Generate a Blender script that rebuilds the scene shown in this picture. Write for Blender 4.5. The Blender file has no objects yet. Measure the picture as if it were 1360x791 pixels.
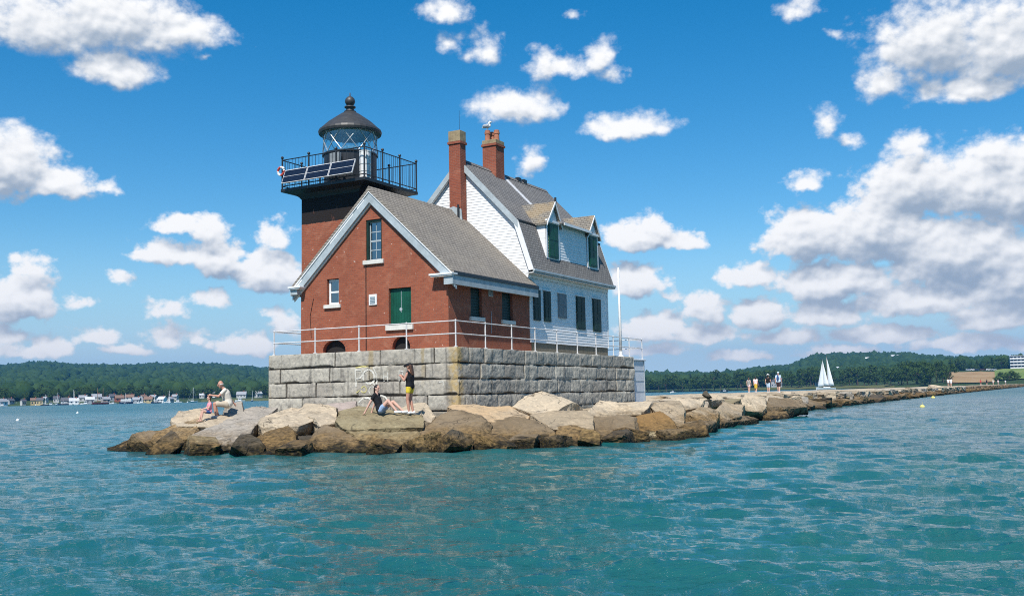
import bpy, bmesh, math, random
import numpy as np
from mathutils import Vector, Matrix, noise as mnoise
random.seed(7); np.random.seed(7)
S = bpy.context.scene
COL = S.collection
R = math.radians

# ------------------------------------------------------------------ frames
ANG = R(60.9)                                   # the house, its pier and the breakwater share one axis
UX, UY = math.cos(ANG), math.sin(ANG)           # local x (along the breakwater) in the world
P0 = Vector((-2.036, 36.0, 0.0))                # near corner of the stone pier, at water level
def W(u, v, z=0.0):                             # local -> world
    return Vector((P0.x + u*UX - v*UY, P0.y + u*UY + v*UX, z))

# ------------------------------------------------------------------ node helper
class NT:
    def __init__(s, tree): s.t = tree; tree.nodes.clear()
    def n(s, typ, ins=None, **props):
        nd = s.t.nodes.new(typ)
        for k, v in props.items(): setattr(nd, k, v)
        for k, v in (ins or {}).items():
            sock = nd.inputs[k]
            if hasattr(v, 'is_output') or isinstance(v, bpy.types.NodeSocket): s.t.links.new(v, sock)
            else: sock.default_value = v
        return nd
    def math(s, op, a, b=None, c=None, clamp=False):
        i = {0: a}
        if b is not None: i[1] = b
        if c is not None: i[2] = c
        return s.n('ShaderNodeMath', i, operation=op, use_clamp=clamp).outputs[0]
    def vm(s, op, a, b=None):
        i = {0: a}
        if b is not None: i[1] = b
        return s.n('ShaderNodeVectorMath', i, operation=op)
    def mix(s, f, a, b, blend='MIX'):
        nd = s.n('ShaderNodeMix', data_type='RGBA', blend_type=blend, clamp_factor=True)
        for sock, v in ((nd.inputs[0], f), (nd.inputs[6], a), (nd.inputs[7], b)):
            if isinstance(v, bpy.types.NodeSocket): s.t.links.new(v, sock)
            else: sock.default_value = (tuple(v)+(1,))[:4] if isinstance(v, (tuple, list)) else v
        return nd.outputs[2]
    def noise(s, vec, scale, detail=4, rough=.55, dist=0.0):
        i = {'Scale': scale, 'Detail': detail, 'Roughness': rough, 'Distortion': dist}
        if vec is not None: i['Vector'] = vec
        return s.n('ShaderNodeTexNoise', i).outputs[0]
    def ramp(s, f, lo, hi, a=0.0, b=1.0):
        return s.n('ShaderNodeMapRange', {0: f, 1: lo, 2: hi, 3: a, 4: b}, interpolation_type='SMOOTHSTEP').outputs[0]
    def sep(s, v): return s.n('ShaderNodeSeparateXYZ', {0: v}).outputs
    def comb(s, x, y, z=0.0): return s.n('ShaderNodeCombineXYZ', {0: x, 1: y, 2: z}).outputs[0]
    def obj(s): return s.n('ShaderNodeTexCoord').outputs['Object']
    def pos(s): return s.n('ShaderNodeNewGeometry').outputs['Position']
    def island(s): return s.n('ShaderNodeNewGeometry').outputs['Random Per Island']
    def objrand(s): return s.n('ShaderNodeObjectInfo').outputs['Random']
    def bump(s, h, strength=.5, dist=.02):
        return s.n('ShaderNodeBump', {'Height': h, 'Strength': strength, 'Distance': dist}).outputs[0]
    def out(s, col, rough=.8, normal=None, metal=0.0, spec=.3, **extra):
        i = {'Base Color': col if isinstance(col, bpy.types.NodeSocket) else (tuple(col)+(1,))[:4],
             'Roughness': rough, 'Metallic': metal, 'Specular IOR Level': spec}
        if normal is not None: i['Normal'] = normal
        i.update(extra)
        b = s.n('ShaderNodeBsdfPrincipled', i)
        s.n('ShaderNodeOutputMaterial', {'Surface': b.outputs[0]})
        return b
MATS = {}
def mat(name):
    m = bpy.data.materials.new(name); m.use_nodes = True; MATS[name] = m
    return m, NT(m.node_tree)

# ------------------------------------------------------------------ materials
def m_plain(name, col, rough=.6, metal=0.0, var=.25, scale=3.0, spec=.3, bump=.15):
    m, t = mat(name); p = t.obj()
    n1 = t.noise(p, scale, 5, .6); n2 = t.noise(p, scale*9, 3, .6)
    f = t.math('ADD', t.math('MULTIPLY', n1, .65), t.math('MULTIPLY', n2, .35))
    c = t.mix(t.ramp(f, .3, .7), tuple(x*(1-var) for x in col), tuple(min(1, x*(1+var*.7)) for x in col))
    t.out(c, rough, t.bump(n2, bump, .01), metal, spec)
    return m

def m_brick(name, c1, c2, mortar, paint_top=None):
    m, t = mat(name); p = t.obj(); s = t.sep(p)
    q = t.comb(t.math('ADD', s[0], s[1]), s[2])
    b = t.n('ShaderNodeTexBrick', {'Vector': q, 'Color1': c1+(1,), 'Color2': c2+(1,), 'Mortar': mortar+(1,), 'Scale': 1.0,
            'Mortar Size': .0075, 'Mortar Smooth': .25, 'Bias': -.1, 'Brick Width': .215, 'Row Height': .0745})
    n1 = t.noise(p, .9, 5, .6); n2 = t.noise(p, 14, 4, .65)
    st = t.noise(t.vm('MULTIPLY', p, (5, 5, .5)).outputs[0], 1.0, 4, .6)
    c = t.mix(t.ramp(n1, .35, .7, 0, .35), b.outputs[0], (.17, .055, .032))
    c = t.mix(t.ramp(n2, .45, .8, 0, .5), c, (.40, .15, .085))
    c = t.mix(t.ramp(st, .55, .8, 0, .3), c, (.19, .075, .05))
    bl = t.noise(p, 1.7, 6, .68, .5)
    c = t.mix(t.ramp(bl, .50, .74, 0, .32), c, (.50, .245, .155))    # salt bloom and faded courses
    sp = t.noise(p, 5.5, 2, .5); sp2 = t.noise(p, 2.1, 2, .5)
    pat = t.math('MULTIPLY', t.ramp(sp, .70, .74), t.ramp(sp2, .45, .55))
    c = t.mix(t.math('MULTIPLY', pat, .75), c, (.62, .50, .42))      # spalled pale bricks
    if paint_top is not None:                                        # black painted band, ragged drips
        edge = t.math('ADD', s[2], t.math('MULTIPLY', t.math('SUBTRACT', t.noise(p, 9, 3), .5), .10))
        f = t.ramp(edge, paint_top-.01, paint_top+.01)
        wear = t.ramp(t.noise(t.vm('MULTIPLY', p, (1, 1, .6)).outputs[0], 3.0, 6, .7), .60, .72, 1, .55)
        c = t.mix(t.math('MULTIPLY', f, wear), c, t.mix(n2, (.013, .011, .011), (.028, .022, .021)))
    nm = t.bump(t.math('ADD', t.math('MULTIPLY', b.outputs[1], -1.0), t.math('MULTIPLY', n2, .5)), .6, .012)
    t.out(c, .88, nm, 0, .2)
    return m

def m_shingle(name, cols, axis=0, row=.14, wid=.30, patch=0.0, ochre=0.0, streak=None):
    m, t = mat(name); p = t.obj(); s = t.sep(p)
    wob = t.math('MULTIPLY', t.math('SUBTRACT', t.noise(p, 2.2, 3), .5), .03)
    q = t.comb(s[axis], t.math('ADD', t.math('MULTIPLY', s[2], 1.42), wob))
    b = t.n('ShaderNodeTexBrick', {'Vector': q, 'Color1': cols[0]+(1,), 'Color2': cols[1]+(1,), 'Mortar': cols[2]+(1,), 'Scale': 1.0,
            'Mortar Size': .022, 'Mortar Smooth': .15, 'Bias': 0.0, 'Brick Width': wid, 'Row Height': row})
    n1 = t.noise(p, .7, 6, .65); n2 = t.noise(p, 17, 4, .7)
    st = t.noise(t.vm('MULTIPLY', p, (4, 4, .8)).outputs[0], 1.0, 5, .6)
    c = t.mix(t.ramp(n1, .40, .72, 0, .38), b.outputs[0], cols[3])
    c = t.mix(t.ramp(st, .5, .8, 0, .6), c, cols[2])
    c = t.mix(t.ramp(n2, .5, .85, 0, .5), c, tuple(min(1, x*1.5) for x in cols[0]))
    if ochre:
        c = t.mix(t.ramp(t.noise(p, 1.3, 5, .6), .48, .62, 0, ochre), c, (.36, .25, .12))
    if streak:
        d = t.math('ABSOLUTE', t.math('SUBTRACT', t.math('ADD', s[0], t.math('MULTIPLY', t.noise(p, 6, 3), .25)), streak))
        c = t.mix(t.math('MULTIPLY', t.ramp(d, .05, .34, 1, 0), t.ramp(s[2], 6.6, 7.6)), c, (.60, .60, .60))
    saw = t.math('FRACT', t.math('DIVIDE', t.math('ADD', t.math('MULTIPLY', s[2], 1.42), wob), row))
    h = t.math('ADD', t.math('MULTIPLY', t.math('SUBTRACT', 1.0, saw), .9), t.math('MULTIPLY', n2, .4))
    t.out(c, .9, t.bump(h, .7, .03), 0, .2)
    return m

def m_siding(name, axis=0, peel=.35):
    m, t = mat(name); p = t.obj(); s = t.sep(p)
    n = t.noise(p, 1.1, 5, .7); n2 = t.noise(t.vm('MULTIPLY', p, (9, 9, 26)).outputs[0], 1.0, 4, .7)
    n3 = t.noise(p, 40, 3, .6)
    c = t.mix(t.ramp(n2, .35, .75), (.87, .87, .86), (.76, .77, .78))
    f = t.math('MULTIPLY', t.ramp(n, .52, .72, 0, peel), t.ramp(n2, .42, .60))
    c = t.mix(f, c, (.33, .33, .34))
    q = t.comb(s[axis], s[2])
    b = t.n('ShaderNodeTexBrick', {'Vector': q, 'Color1': (1, 1, 1, 1), 'Color2': (.93, .93, .93, 1), 'Mortar': (.66, .66, .67, 1), 'Scale': 1.0,
            'Mortar Size': .006, 'Mortar Smooth': .2, 'Bias': 0.0, 'Brick Width': .24, 'Row Height': .25})
    c = t.mix(.8, c, b.outputs[0], 'MULTIPLY')
    t.out(c, .6, t.bump(t.math('ADD', n2, n3), .25, .01), 0, .3)
    return m

def m_granite():
    m, t = mat('granite'); p = t.obj(); s = t.sep(p)
    n1 = t.noise(p, .8, 5, .6); n2 = t.noise(p, 7, 5, .7); sp = t.noise(p, 55, 2, .6)
    at = t.n('ShaderNodeAttribute', attribute_name='block').outputs['Fac']
    jt = t.n('ShaderNodeAttribute', attribute_name='joint').outputs['Fac']
    c = t.mix(at, (.32, .285, .235), (.51, .475, .39))
    c = t.mix(t.ramp(n1, .4, .7, 0, .5), c, (.40, .37, .31))
    c = t.mix(t.ramp(n2, .42, .72, 0, .7), c, (.20, .19, .175))
    c = t.mix(t.ramp(sp, .55, .75, 0, .4), c, (.60, .59, .57))
    # run-off stains: tall streaks, each starting under the coping or a bed joint
    st = t.noise(t.vm('MULTIPLY', p, (3.4, 3.4, .35)).outputs[0], 1.0, 5, .65)
    c = t.mix(t.math('MULTIPLY', t.ramp(st, .53, .68), .62), c, (.095, .088, .08))
    st2 = t.noise(t.vm('MULTIPLY', t.vm('ADD', p, (31, 7, 0)).outputs[0], (1.5, 1.5, .22)).outputs[0], 1.0, 4, .6)
    c = t.mix(t.math('MULTIPLY', t.ramp(st2, .60, .72), .55), c, (.33, .24, .12))
    # rusty lichen at the near corner of the pier
    d = t.math('ADD', t.math('ABSOLUTE', s[0]), t.math('ABSOLUTE', s[1]))
    d = t.math('ADD', d, t.math('MULTIPLY', t.math('SUBTRACT', t.noise(p, 5, 4), .5), .5))
    c = t.mix(t.math('MULTIPLY', t.ramp(d, .15, .5, .75, 0), t.ramp(t.noise(p, 3, 4), .3, .55)), c, (.42, .29, .10))
    for v0, w0 in ((3.9, .16), (1.5, .10)):                          # two ochre runs on the short face
        dv = t.math('ABSOLUTE', t.math('SUBTRACT', t.math('ADD', s[1], t.math('MULTIPLY', n2, .2)), v0+.1))
        c = t.mix(t.math('MULTIPLY', t.ramp(dv, w0*.4, w0, .55, 0), t.ramp(s[2], 1.6, 3.2)), c, (.30, .22, .09))
    # black tar-like patches along some beds of the long face
    tar = t.math('MULTIPLY', t.ramp(t.noise(t.vm('MULTIPLY', p, (.9, .9, 2.4)).outputs[0], 1.0, 5, .6), .64, .67), t.ramp(jt, .05, .3))
    c = t.mix(t.math('MULTIPLY', tar, .85), c, (.035, .034, .033))
    c = t.mix(t.ramp(jt, .05, .42, 0, .85), c, (.045, .040, .034))
    c = t.mix(t.ramp(s[2], .75, 1.25, .7, 0), c, (.16, .135, .09))
    t.out(c, .9, t.bump(t.math('ADD', n2, t.math('MULTIPLY', sp, .5)), .6, .03), 0, .2)
    return m

def m_rock(name, base, alt, barnacle=False):
    m, t = mat(name); p = t.pos(); s = t.sep(p)
    q = t.vm('MULTIPLY', p, (1, 1, 1.8)).outputs[0]
    n1 = t.noise(p, .7, 5, .62); n2 = t.noise(q, 1.9, 6, .62, .4); n3 = t.noise(q, 8, 4, .62); sp = t.noise(p, 48, 2, .5); n4 = t.noise(q, .9, 5, .62, .5)
    ob = t.objrand()
    c = t.mix(t.ramp(n1, .38, .64), base, alt)
    c = t.mix(t.math('MULTIPLY', ob, .22), c, tuple(x*.5 for x in alt))
    c = t.mix(t.ramp(n2, .50, .72, 0, .7), c, tuple(x*.40 for x in alt))
    c = t.mix(t.ramp(n3, .52, .70, 0, .40), c, tuple(min(1, x*1.4) for x in base))
    c = t.mix(t.ramp(sp, .56, .70, 0, .35), c, tuple(x*.4 for x in base))
    warp = t.vm('ADD', p, t.vm('MULTIPLY', t.vm('SUBTRACT', t.n('ShaderNodeTexNoise', {'Vector': p, 'Scale': 1.6, 'Detail': 3.0}).outputs[1], (.5, .5, .5)).outputs[0], (.9, .9, .9)).outputs[0]).outputs[0]
    cr = t.n('ShaderNodeTexVoronoi', {'Vector': warp, 'Scale': .62}, feature='DISTANCE_TO_EDGE').outputs[0]
    c = t.mix(t.math('MULTIPLY', t.ramp(cr, .003, .014, .7, 0), t.ramp(n4, .50, .60)), c, (.035, .028, .02))
    zt = t.math('ADD', s[2], t.math('MULTIPLY', t.math('SUBTRACT', n4, .5), 1.5))
    zt = t.math('ADD', zt, t.math('MULTIPLY', t.math('SUBTRACT', n3, .5), .35))
    zt = t.math('ADD', zt, t.math('MULTIPLY', t.math('SUBTRACT', ob, .5), .75))
    och = t.mix(t.ramp(n3, .30, .70), (.060, .038, .014), (.25, .155, .058))
    c = t.mix(t.ramp(zt, .12, .90, .90, 0), c, och)                  # tide zone: ochre weed
    zd = t.math('ADD', s[2], t.math('MULTIPLY', t.math('SUBTRACT', n2, .5), 1.3))
    c = t.mix(t.ramp(zd, .10, .40, .96, 0), c, t.mix(t.ramp(n3, .42, .68), (.008, .007, .004), (.055, .040, .014)))
    if barnacle:
        zb = t.math('ADD', t.math('ADD', s[2], t.math('MULTIPLY', t.math('SUBTRACT', n3, .5), .25)), t.math('MULTIPLY', t.math('SUBTRACT', n4, .5), .25))
        band = t.math('MULTIPLY', t.ramp(zb, .10, .20), t.ramp(zb, .24, .36, 1, 0))
        c = t.mix(t.math('MULTIPLY', band, t.ramp(n3, .42, .58, 0, .8)), c, (.42, .34, .20))
    h = t.math('ADD', t.math('MULTIPLY', n2, 1.0), t.math('ADD', t.math('MULTIPLY', n3, .35), t.math('MULTIPLY', sp, .10)))
    h = t.math('ADD', h, t.math('MULTIPLY', t.ramp(cr, 0, .03, -.25, 0), t.ramp(n4, .50, .60)))
    t.out(c, .85, t.bump(h, .8, .10), 0, .25)
    return m

def m_leaf(name, a, b, c3, trans=.25):
    m, t = mat(name); r = t.island(); p = t.pos()
    n = t.noise(p, .35, 3, .6)
    f = t.math('ADD', t.math('MULTIPLY', r, .6), t.math('MULTIPLY', n, .5))
    c = t.mix(t.ramp(f, .2, .85), a, b)
    c = t.mix(t.math('MULTIPLY', t.objrand(), .45), c, c3)
    d = t.n('ShaderNodeBsdfDiffuse', {'Color': c}); tr = t.n('ShaderNodeBsdfTranslucent', {'Color': c})
    mx = t.n('ShaderNodeMixShader', {0: trans, 1: d.outputs[0], 2: tr.outputs[0]})
    t.n('ShaderNodeOutputMaterial', {'Surface': mx.outputs[0]})
    return m

def m_glass(name, tint=(.75, .82, .84), refl=.14):
    m, t = mat(name)
    tr = t.n('ShaderNodeBsdfTransparent', {'Color': tint+(1,)})
    gl = t.n('ShaderNodeBsdfGlossy', {'Color': (.9, .95, 1, 1), 'Roughness': .03})
    lw = t.n('ShaderNodeLayerWeight', {'Blend': .25}).outputs['Facing']
    mx = t.n('ShaderNodeMixShader', {0: t.math('ADD', t.math('MULTIPLY', lw, .5), refl, clamp=True), 1: tr.outputs[0], 2: gl.outputs[0]})
    t.n('ShaderNodeOutputMaterial', {'Surface': mx.outputs[0]})
    return m

def m_water():
    m, t = mat('sea_water'); p = t.pos()
    cd = t.vm('LENGTH', p).outputs['Value']
    big = t.noise(t.vm('MULTIPLY', p, (.03, .07, 0)).outputs[0], 1.0, 4, .6)
    col = t.mix(t.ramp(big, .3, .7), (.009, .082, .088), (.015, .110, .103))
    crest = lambda v: t.math('SUBTRACT', 1.0, t.math('ABSOLUTE', t.math('MULTIPLY', t.math('SUBTRACT', v, .5), 2.0)))
    w1 = crest(t.noise(t.vm('MULTIPLY', p, (2.6, 6.2, 1)).outputs[0], 1.0, 5, .62, .5))
    w2 = crest(t.noise(t.vm('MULTIPLY', p, (.7, 2.0, 1)).outputs[0], 1.0, 6, .64, .4))
    near = t.ramp(cd, 15, 140, 1, 0)
    gust = t.ramp(t.noise(t.vm('MULTIPLY', p, (.06, .10, 1)).outputs[0], 1.0, 3, .6), .3, .7, .6, 1.25)
    h = t.math('MULTIPLY', t.math('ADD', t.math('MULTIPLY', t.math('MULTIPLY', w1, near), .040), t.math('MULTIPLY', w2, .085)), gust)
    t.out(col, t.ramp(cd, 25, 220, .03, .30), t.bump(h, .9, 1.0), 0, .5, **{'IOR': 1.52})
    return m

M = {}
M['brick'] = m_brick('red_brick', (.345, .098, .050), (.27, .070, .037), (.26, .145, .105))
M['tower_brick'] = m_brick('tower_brick', (.345, .098, .050), (.27, .070, .037), (.26, .145, .105), paint_top=5.53)
M['chimney_brick'] = m_brick('chimney_brick', (.33, .085, .045), (.25, .062, .036), (.29, .17, .13))
M['roof'] = m_shingle('grey_shingles', ((.275, .245, .208), (.215, .19, .163), (.105, .094, .080), (.27, .235, .185)), row=.155, wid=.24)
M['white_roof'] = m_shingle('slate_shingles', ((.215, .206, .196), (.16, .154, .149), (.075, .071, .068), (.22, .20, .178)), row=.165, wid=.24, streak=3.9)
M['dormer_roof'] = m_shingle('ochre_shingles', ((.245, .225, .19), (.20, .182, .155), (.10, .09, .078), (.25, .215, .165)), axis=1, row=.15, wid=.24, ochre=.38)
M['siding_u'] = m_siding('white_clapboard_end', 1, .7)
M['siding_v'] = m_siding('white_clapboard', 0, .35)
M['granite'] = m_granite()
M['white'] = m_plain('white_paint', (.78, .78, .77), .5, 0, .10, 4)
M['trim'] = m_plain('weathered_blue_grey_trim', (.40, .45, .47), .6, 0, .22, 2.5)
M['sill'] = m_plain('pale_stone_sill', (.66, .63, .57), .8, 0, .15, 6)
M['green'] = m_plain('dark_green_paint', (.008, .075, .045), .45, 0, .35, 2)
M['shutter'] = m_plain('blackish_green_paint', (.010, .032, .024), .5, 0, .3, 2)
M['greyboard'] = m_plain('weathered_grey_board', (.22, .24, .25), .7, 0, .2, 3)
M['dark'] = m_plain('dark_interior', (.018, .016, .015), .8, 0, .2, 2)
M['black'] = m_plain('black_iron', (.016, .017, .019), .42, .0, .3, 4, .5)
M['iron_roof'] = m_plain('grey_black_iron_roof', (.045, .044, .043), .5, .0, .3, 4, .5)
M['steel'] = m_plain('bare_steel', (.55, .58, .58), .35, .6, .15, 5)
M['rail'] = m_plain('white_painted_pipe', (.62, .61, .60), .45, 0, .12, 8)
M['pane'] = m_glass('window_pane', (.12, .15, .17), .22)
M['lantern_glass'] = m_glass('lantern_glass', (.90, .95, .94), .12)
M['lens'] = m_glass('lens_glass', (.80, .88, .88), .30)
M['cap'] = m_plain('mossy_cap_stone', (.33, .25, .145), .9, 0, .4, 4)
M['pot'] = m_plain('terracotta', (.42, .17, .10), .8, 0, .25, 5)
M['whiteconcrete'] = m_plain('white_washed_concrete', (.66, .68, .70), .8, 0, .14, 1.6, .3, .4)
M['skin'] = m_plain('skin', (.52, .27, .19), .55, 0, .08, 6)
M['skin_light'] = m_plain('light_skin', (.62, .37, .28), .55, 0, .08, 6)
M['hair_dark'] = m_plain('dark_hair', (.022, .013, .011), .5, 0, .4, 20)
M['hair_brown'] = m_plain('brown_hair', (.10, .05, .03), .5, 0, .4, 20)
M['hair_grey'] = m_plain('grey_hair', (.5, .47, .45), .6, 0, .2, 20)
for nm_, c_ in dict(black_cloth=(.012, .012, .014), yellow_cloth=(.80, .60, .05), denim=(.28, .38, .55), cream_cloth=(.66, .61, .52), beige_cloth=(.50, .42, .32), pink_cloth=(.80, .30, .36),
                    white_cloth=(.78, .78, .78), pale_pink=(.80, .62, .62), mustard=(.62, .40, .05), grey_cloth=(.30, .29, .27), blue_cloth=(.03, .08, .22), pale_blue=(.50, .62, .75), dark_shorts=(.05, .03, .035), red_cloth=(.55, .08, .06)).items():
    M[nm_] = m_plain(nm_, c_, .85, 0, .15, 9)
ROCK = {k: m_rock('rock_'+k, *v) for k, v in dict(
    cream=((.54, .435, .30), (.43, .355, .255)), tan=((.41, .32, .21), (.33, .265, .18)), grey=((.39, .345, .285), (.30, .27, .225)),
    brown=((.185, .135, .08), (.25, .19, .12)), dark=((.06, .052, .04), (.10, .082, .058)), pink=((.43, .35, .30), (.36, .30, .26)),
    orange=((.52, .36, .20), (.47, .36, .235)), olive=((.31, .26, .155), (.24, .19, .105)), weed=((.12, .082, .045), (.16, .115, .06))).items()}
ROCK['rust'] = m_rock('rock_rust', (.27, .155, .055), (.22, .13, .05), True)

# ------------------------------------------------------------------ objects, names, labels
def tag(o, label=None, cat=None, group=None, kind=None):
    if label: o['label'] = label
    if cat: o['category'] = cat
    if group: o['group'] = group
    if kind: o['kind'] = kind
    return o
def empty(name, loc, rz=0.0, label=None, cat=None, group=None):
    o = bpy.data.objects.new(name, None); COL.objects.link(o)
    o.location = loc; o.rotation_euler = (0, 0, rz); o.empty_display_size = .3
    return tag(o, label, cat, group)
def copy_thing(root, loc=None, rz=None, scale=None):
    r = root.copy(); COL.objects.link(r)
    if loc is not None: r.location = loc
    if rz is not None: r.rotation_euler = (0, 0, rz)
    if scale is not None: r.scale = scale if hasattr(scale, '__len__') else (scale,)*3
    for ch in list(root.children):
        c = ch.copy(); COL.objects.link(c); c.parent = r
        for g in list(ch.children):
            d = g.copy(); COL.objects.link(d); d.parent = c
    return r

class MB:
    """collects shapes into one mesh"""
    def __init__(s): s.v = []; s.f = []
    def add(s, vs, fs):
        k = len(s.v); s.v += [tuple(x) for x in vs]; s.f += [tuple(i+k for i in f) for f in fs]; return s
    def box(s, x0, x1, y0, y1, z0, z1):
        return s.add([(x0,y0,z0),(x1,y0,z0),(x1,y1,z0),(x0,y1,z0),(x0,y0,z1),(x1,y0,z1),(x1,y1,z1),(x0,y1,z1)],
                     [(0,3,2,1),(4,5,6,7),(0,1,5,4),(1,2,6,5),(2,3,7,6),(3,0,4,7)])
    def prism(s, poly, fn0, fn1):                                    # poly: 2-D points; fn: (a,b)->xyz
        n = len(poly)
        return s.add([fn0(*p) for p in poly]+[fn1(*p) for p in poly],
                     [tuple(range(n))[::-1], tuple(range(n, 2*n))]+[(i, (i+1) % n, n+(i+1) % n, n+i) for i in range(n)])
    def tube(s, pts, r, seg=8, r2=None):
        pts = [Vector(p) for p in pts]; n = len(pts); vs = []; fs = []
        rr = [r]*n if not hasattr(r, '__len__') else r
        for i, p in enumerate(pts):
            d = (pts[min(i+1, n-1)]-pts[max(i-1, 0)]).normalized()
            a = Vector((0, 0, 1)) if abs(d.z) < .9 else Vector((1, 0, 0))
            e1 = d.cross(a).normalized(); e2 = d.cross(e1)
            for k in range(seg):
                t = 2*math.pi*k/seg
                vs.append(p+e1*math.cos(t)*rr[i]+e2*math.sin(t)*rr[i])
        for i in range(n-1):
            for k in range(seg):
                k2 = (k+1) % seg
                fs.append((i*seg+k, i*seg+k2, (i+1)*seg+k2, (i+1)*seg+k))
        fs.append(tuple(range(seg))[::-1]); fs.append(tuple((n-1)*seg+k for k in range(seg)))
        return s.add(vs, fs)
    def lathe(s, prof, c=(0, 0, 0), seg=24):                         # prof: (r, z)
        vs = []; fs = []
        for r, z in prof:
            for k in range(seg):
                t = 2*math.pi*k/seg; vs.append((c[0]+r*math.cos(t), c[1]+r*math.sin(t), c[2]+z))
        for i in range(len(prof)-1):
            for k in range(seg):
                k2 = (k+1) % seg; fs.append((i*seg+k, i*seg+k2, (i+1)*seg+k2, (i+1)*seg+k))
        fs.append(tuple(range(seg))[::-1]); fs.append(tuple((len(prof)-1)*seg+k for k in range(seg)))
        return s.add(vs, fs)
    def ball(s, c, r, seg=12, rings=8):
        rx, ry, rz = r if hasattr(r, '__len__') else (r, r, r)
        vs = [(c[0], c[1], c[2]-rz)]; fs = []
        for i in range(1, rings):
            t = -math.pi/2+math.pi*i/rings
            for k in range(seg):
                a = 2*math.pi*k/seg
                vs.append((c[0]+rx*math.cos(t)*math.cos(a), c[1]+ry*math.cos(t)*math.sin(a), c[2]+rz*math.sin(t)))
        vs.append((c[0], c[1], c[2]+rz)); L = len(vs)-1
        for k in range(seg):
            k2 = (k+1) % seg
            fs.append((0, 1+k2, 1+k)); fs.append((L, 1+(rings-2)*seg+k, 1+(rings-2)*seg+k2))
            for i in range(rings-2):
                fs.append((1+i*seg+k, 1+i*seg+k2, 1+(i+1)*seg+k2, 1+(i+1)*seg+k))
        return s.add(vs, fs)
    def build(s, name, material, parent=None, off=(0, 0, 0), smooth=False, bevel=0.0):
        me = bpy.data.meshes.new(name)
        me.from_pydata([(a-off[0], b-off[1], c-off[2]) for a, b, c in s.v], [], s.f)
        bm = bmesh.new(); bm.from_mesh(me); bmesh.ops.recalc_face_normals(bm, faces=bm.faces); bm.to_mesh(me); bm.free()
        if smooth:
            for p in me.polygons: p.use_smooth = True
        me.materials.append(M[material] if isinstance(material, str) else material)
        o = bpy.data.objects.new(name, me); COL.objects.link(o)
        if parent: o.parent = parent
        if bevel:
            b = o.modifiers.new('bevel', 'BEVEL'); b.width = bevel; b.segments = 2; b.limit_method = 'ANGLE'
        return o
def mesh_obj(name, verts, faces, material, parent=None, smooth=False):
    me = bpy.data.meshes.new(name); me.from_pydata(verts, [], faces); me.update()
    if smooth: me.shade_smooth() if hasattr(me, 'shade_smooth') else None
    me.materials.append(M[material] if isinstance(material, str) else material)
    o = bpy.data.objects.new(name, me); COL.objects.link(o)
    if parent: o.parent = parent
    return o
class Thing:
    """an Empty in the house's frame; its parts are modelled in that frame"""
    def __init__(s, name, label, cat, o=(0, 0, 0), group=None):
        s.o = o; s.root = empty(name, W(*o), ANG, label, cat, group)
    def part(s, name, mb, material, parent=None, **k):
        return mb.build(name, material, parent or s.root, s.o, **k)
NUM = ['first', 'second', 'third', 'fourth', 'fifth', 'sixth', 'seventh', 'eighth', 'ninth', 'tenth', 'eleventh', 'twelfth', 'thirteenth', 'fourteenth', 'fifteenth', 'sixteenth', 'seventeenth', 'eighteenth', 'nineteenth']
TENS = {2: 'twenty', 3: 'thirty', 4: 'forty', 5: 'fifty', 6: 'sixty', 7: 'seventy', 8: 'eighty', 9: 'ninety'}
def ordinal(i):                                                      # 0 -> first
    n = i+1
    if n < 20: return NUM[n-1]
    if n < 100:
        t, o = divmod(n, 10)
        return (TENS[t][:-1]+'ieth') if o == 0 else TENS[t]+'-'+NUM[o-1]
    if n == 100: return 'hundredth'
    return 'hundred and '+ordinal(n-101)
SUN_E, SKY_STR, SKY_SAT, CLOUD_STR, EXPO = 4.2, .098, 1.49, .70, 0.5
HAZE_COL, HAZE_D = (.07, .31, .70), 1.6e-4
from mathutils.geometry import tessellate_polygon
def wall_holes(mb, outer, holes, fn, reveal=.22, back=None):
    loops = [outer]+holes
    pts = [p for l in loops for p in l]
    tris = tessellate_polygon([[Vector((a, b, 0)) for a, b in l] for l in loops])
    k = len(mb.v); mb.v += [tuple(fn(a, b, 0)) for a, b in pts]; mb.f += [tuple(i+k for i in t) for t in tris]
    st = len(outer)
    for l in holes:
        n = len(l); j = len(mb.v); mb.v += [tuple(fn(a, b, reveal)) for a, b in l]
        for i in range(n):
            mb.f.append((k+st+i, k+st+(i+1) % n, j+(i+1) % n, j+i))
        st += n
def rect(a0, a1, b0, b1): return [(a0, b0), (a1, b0), (a1, b1), (a0, b1)]
def arch(a0, a1, b0, b1):                                            # low segmental arch
    n = 10; l = [(a0, b0), (a1, b0)]
    for i in range(n+1):
        t = math.pi*i/n; l.append(((a0+a1)/2+(a1-a0)/2*math.cos(t), b0+(b1-b0)*(.25+.75*math.sin(t))))
    return l
GU = lambda u: (lambda v, z, d=0: (u+d, v, z))                       # plane facing -u
GV = lambda v_: (lambda u, z, d=0: (u, v_+d, z))                     # plane facing -v

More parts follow.
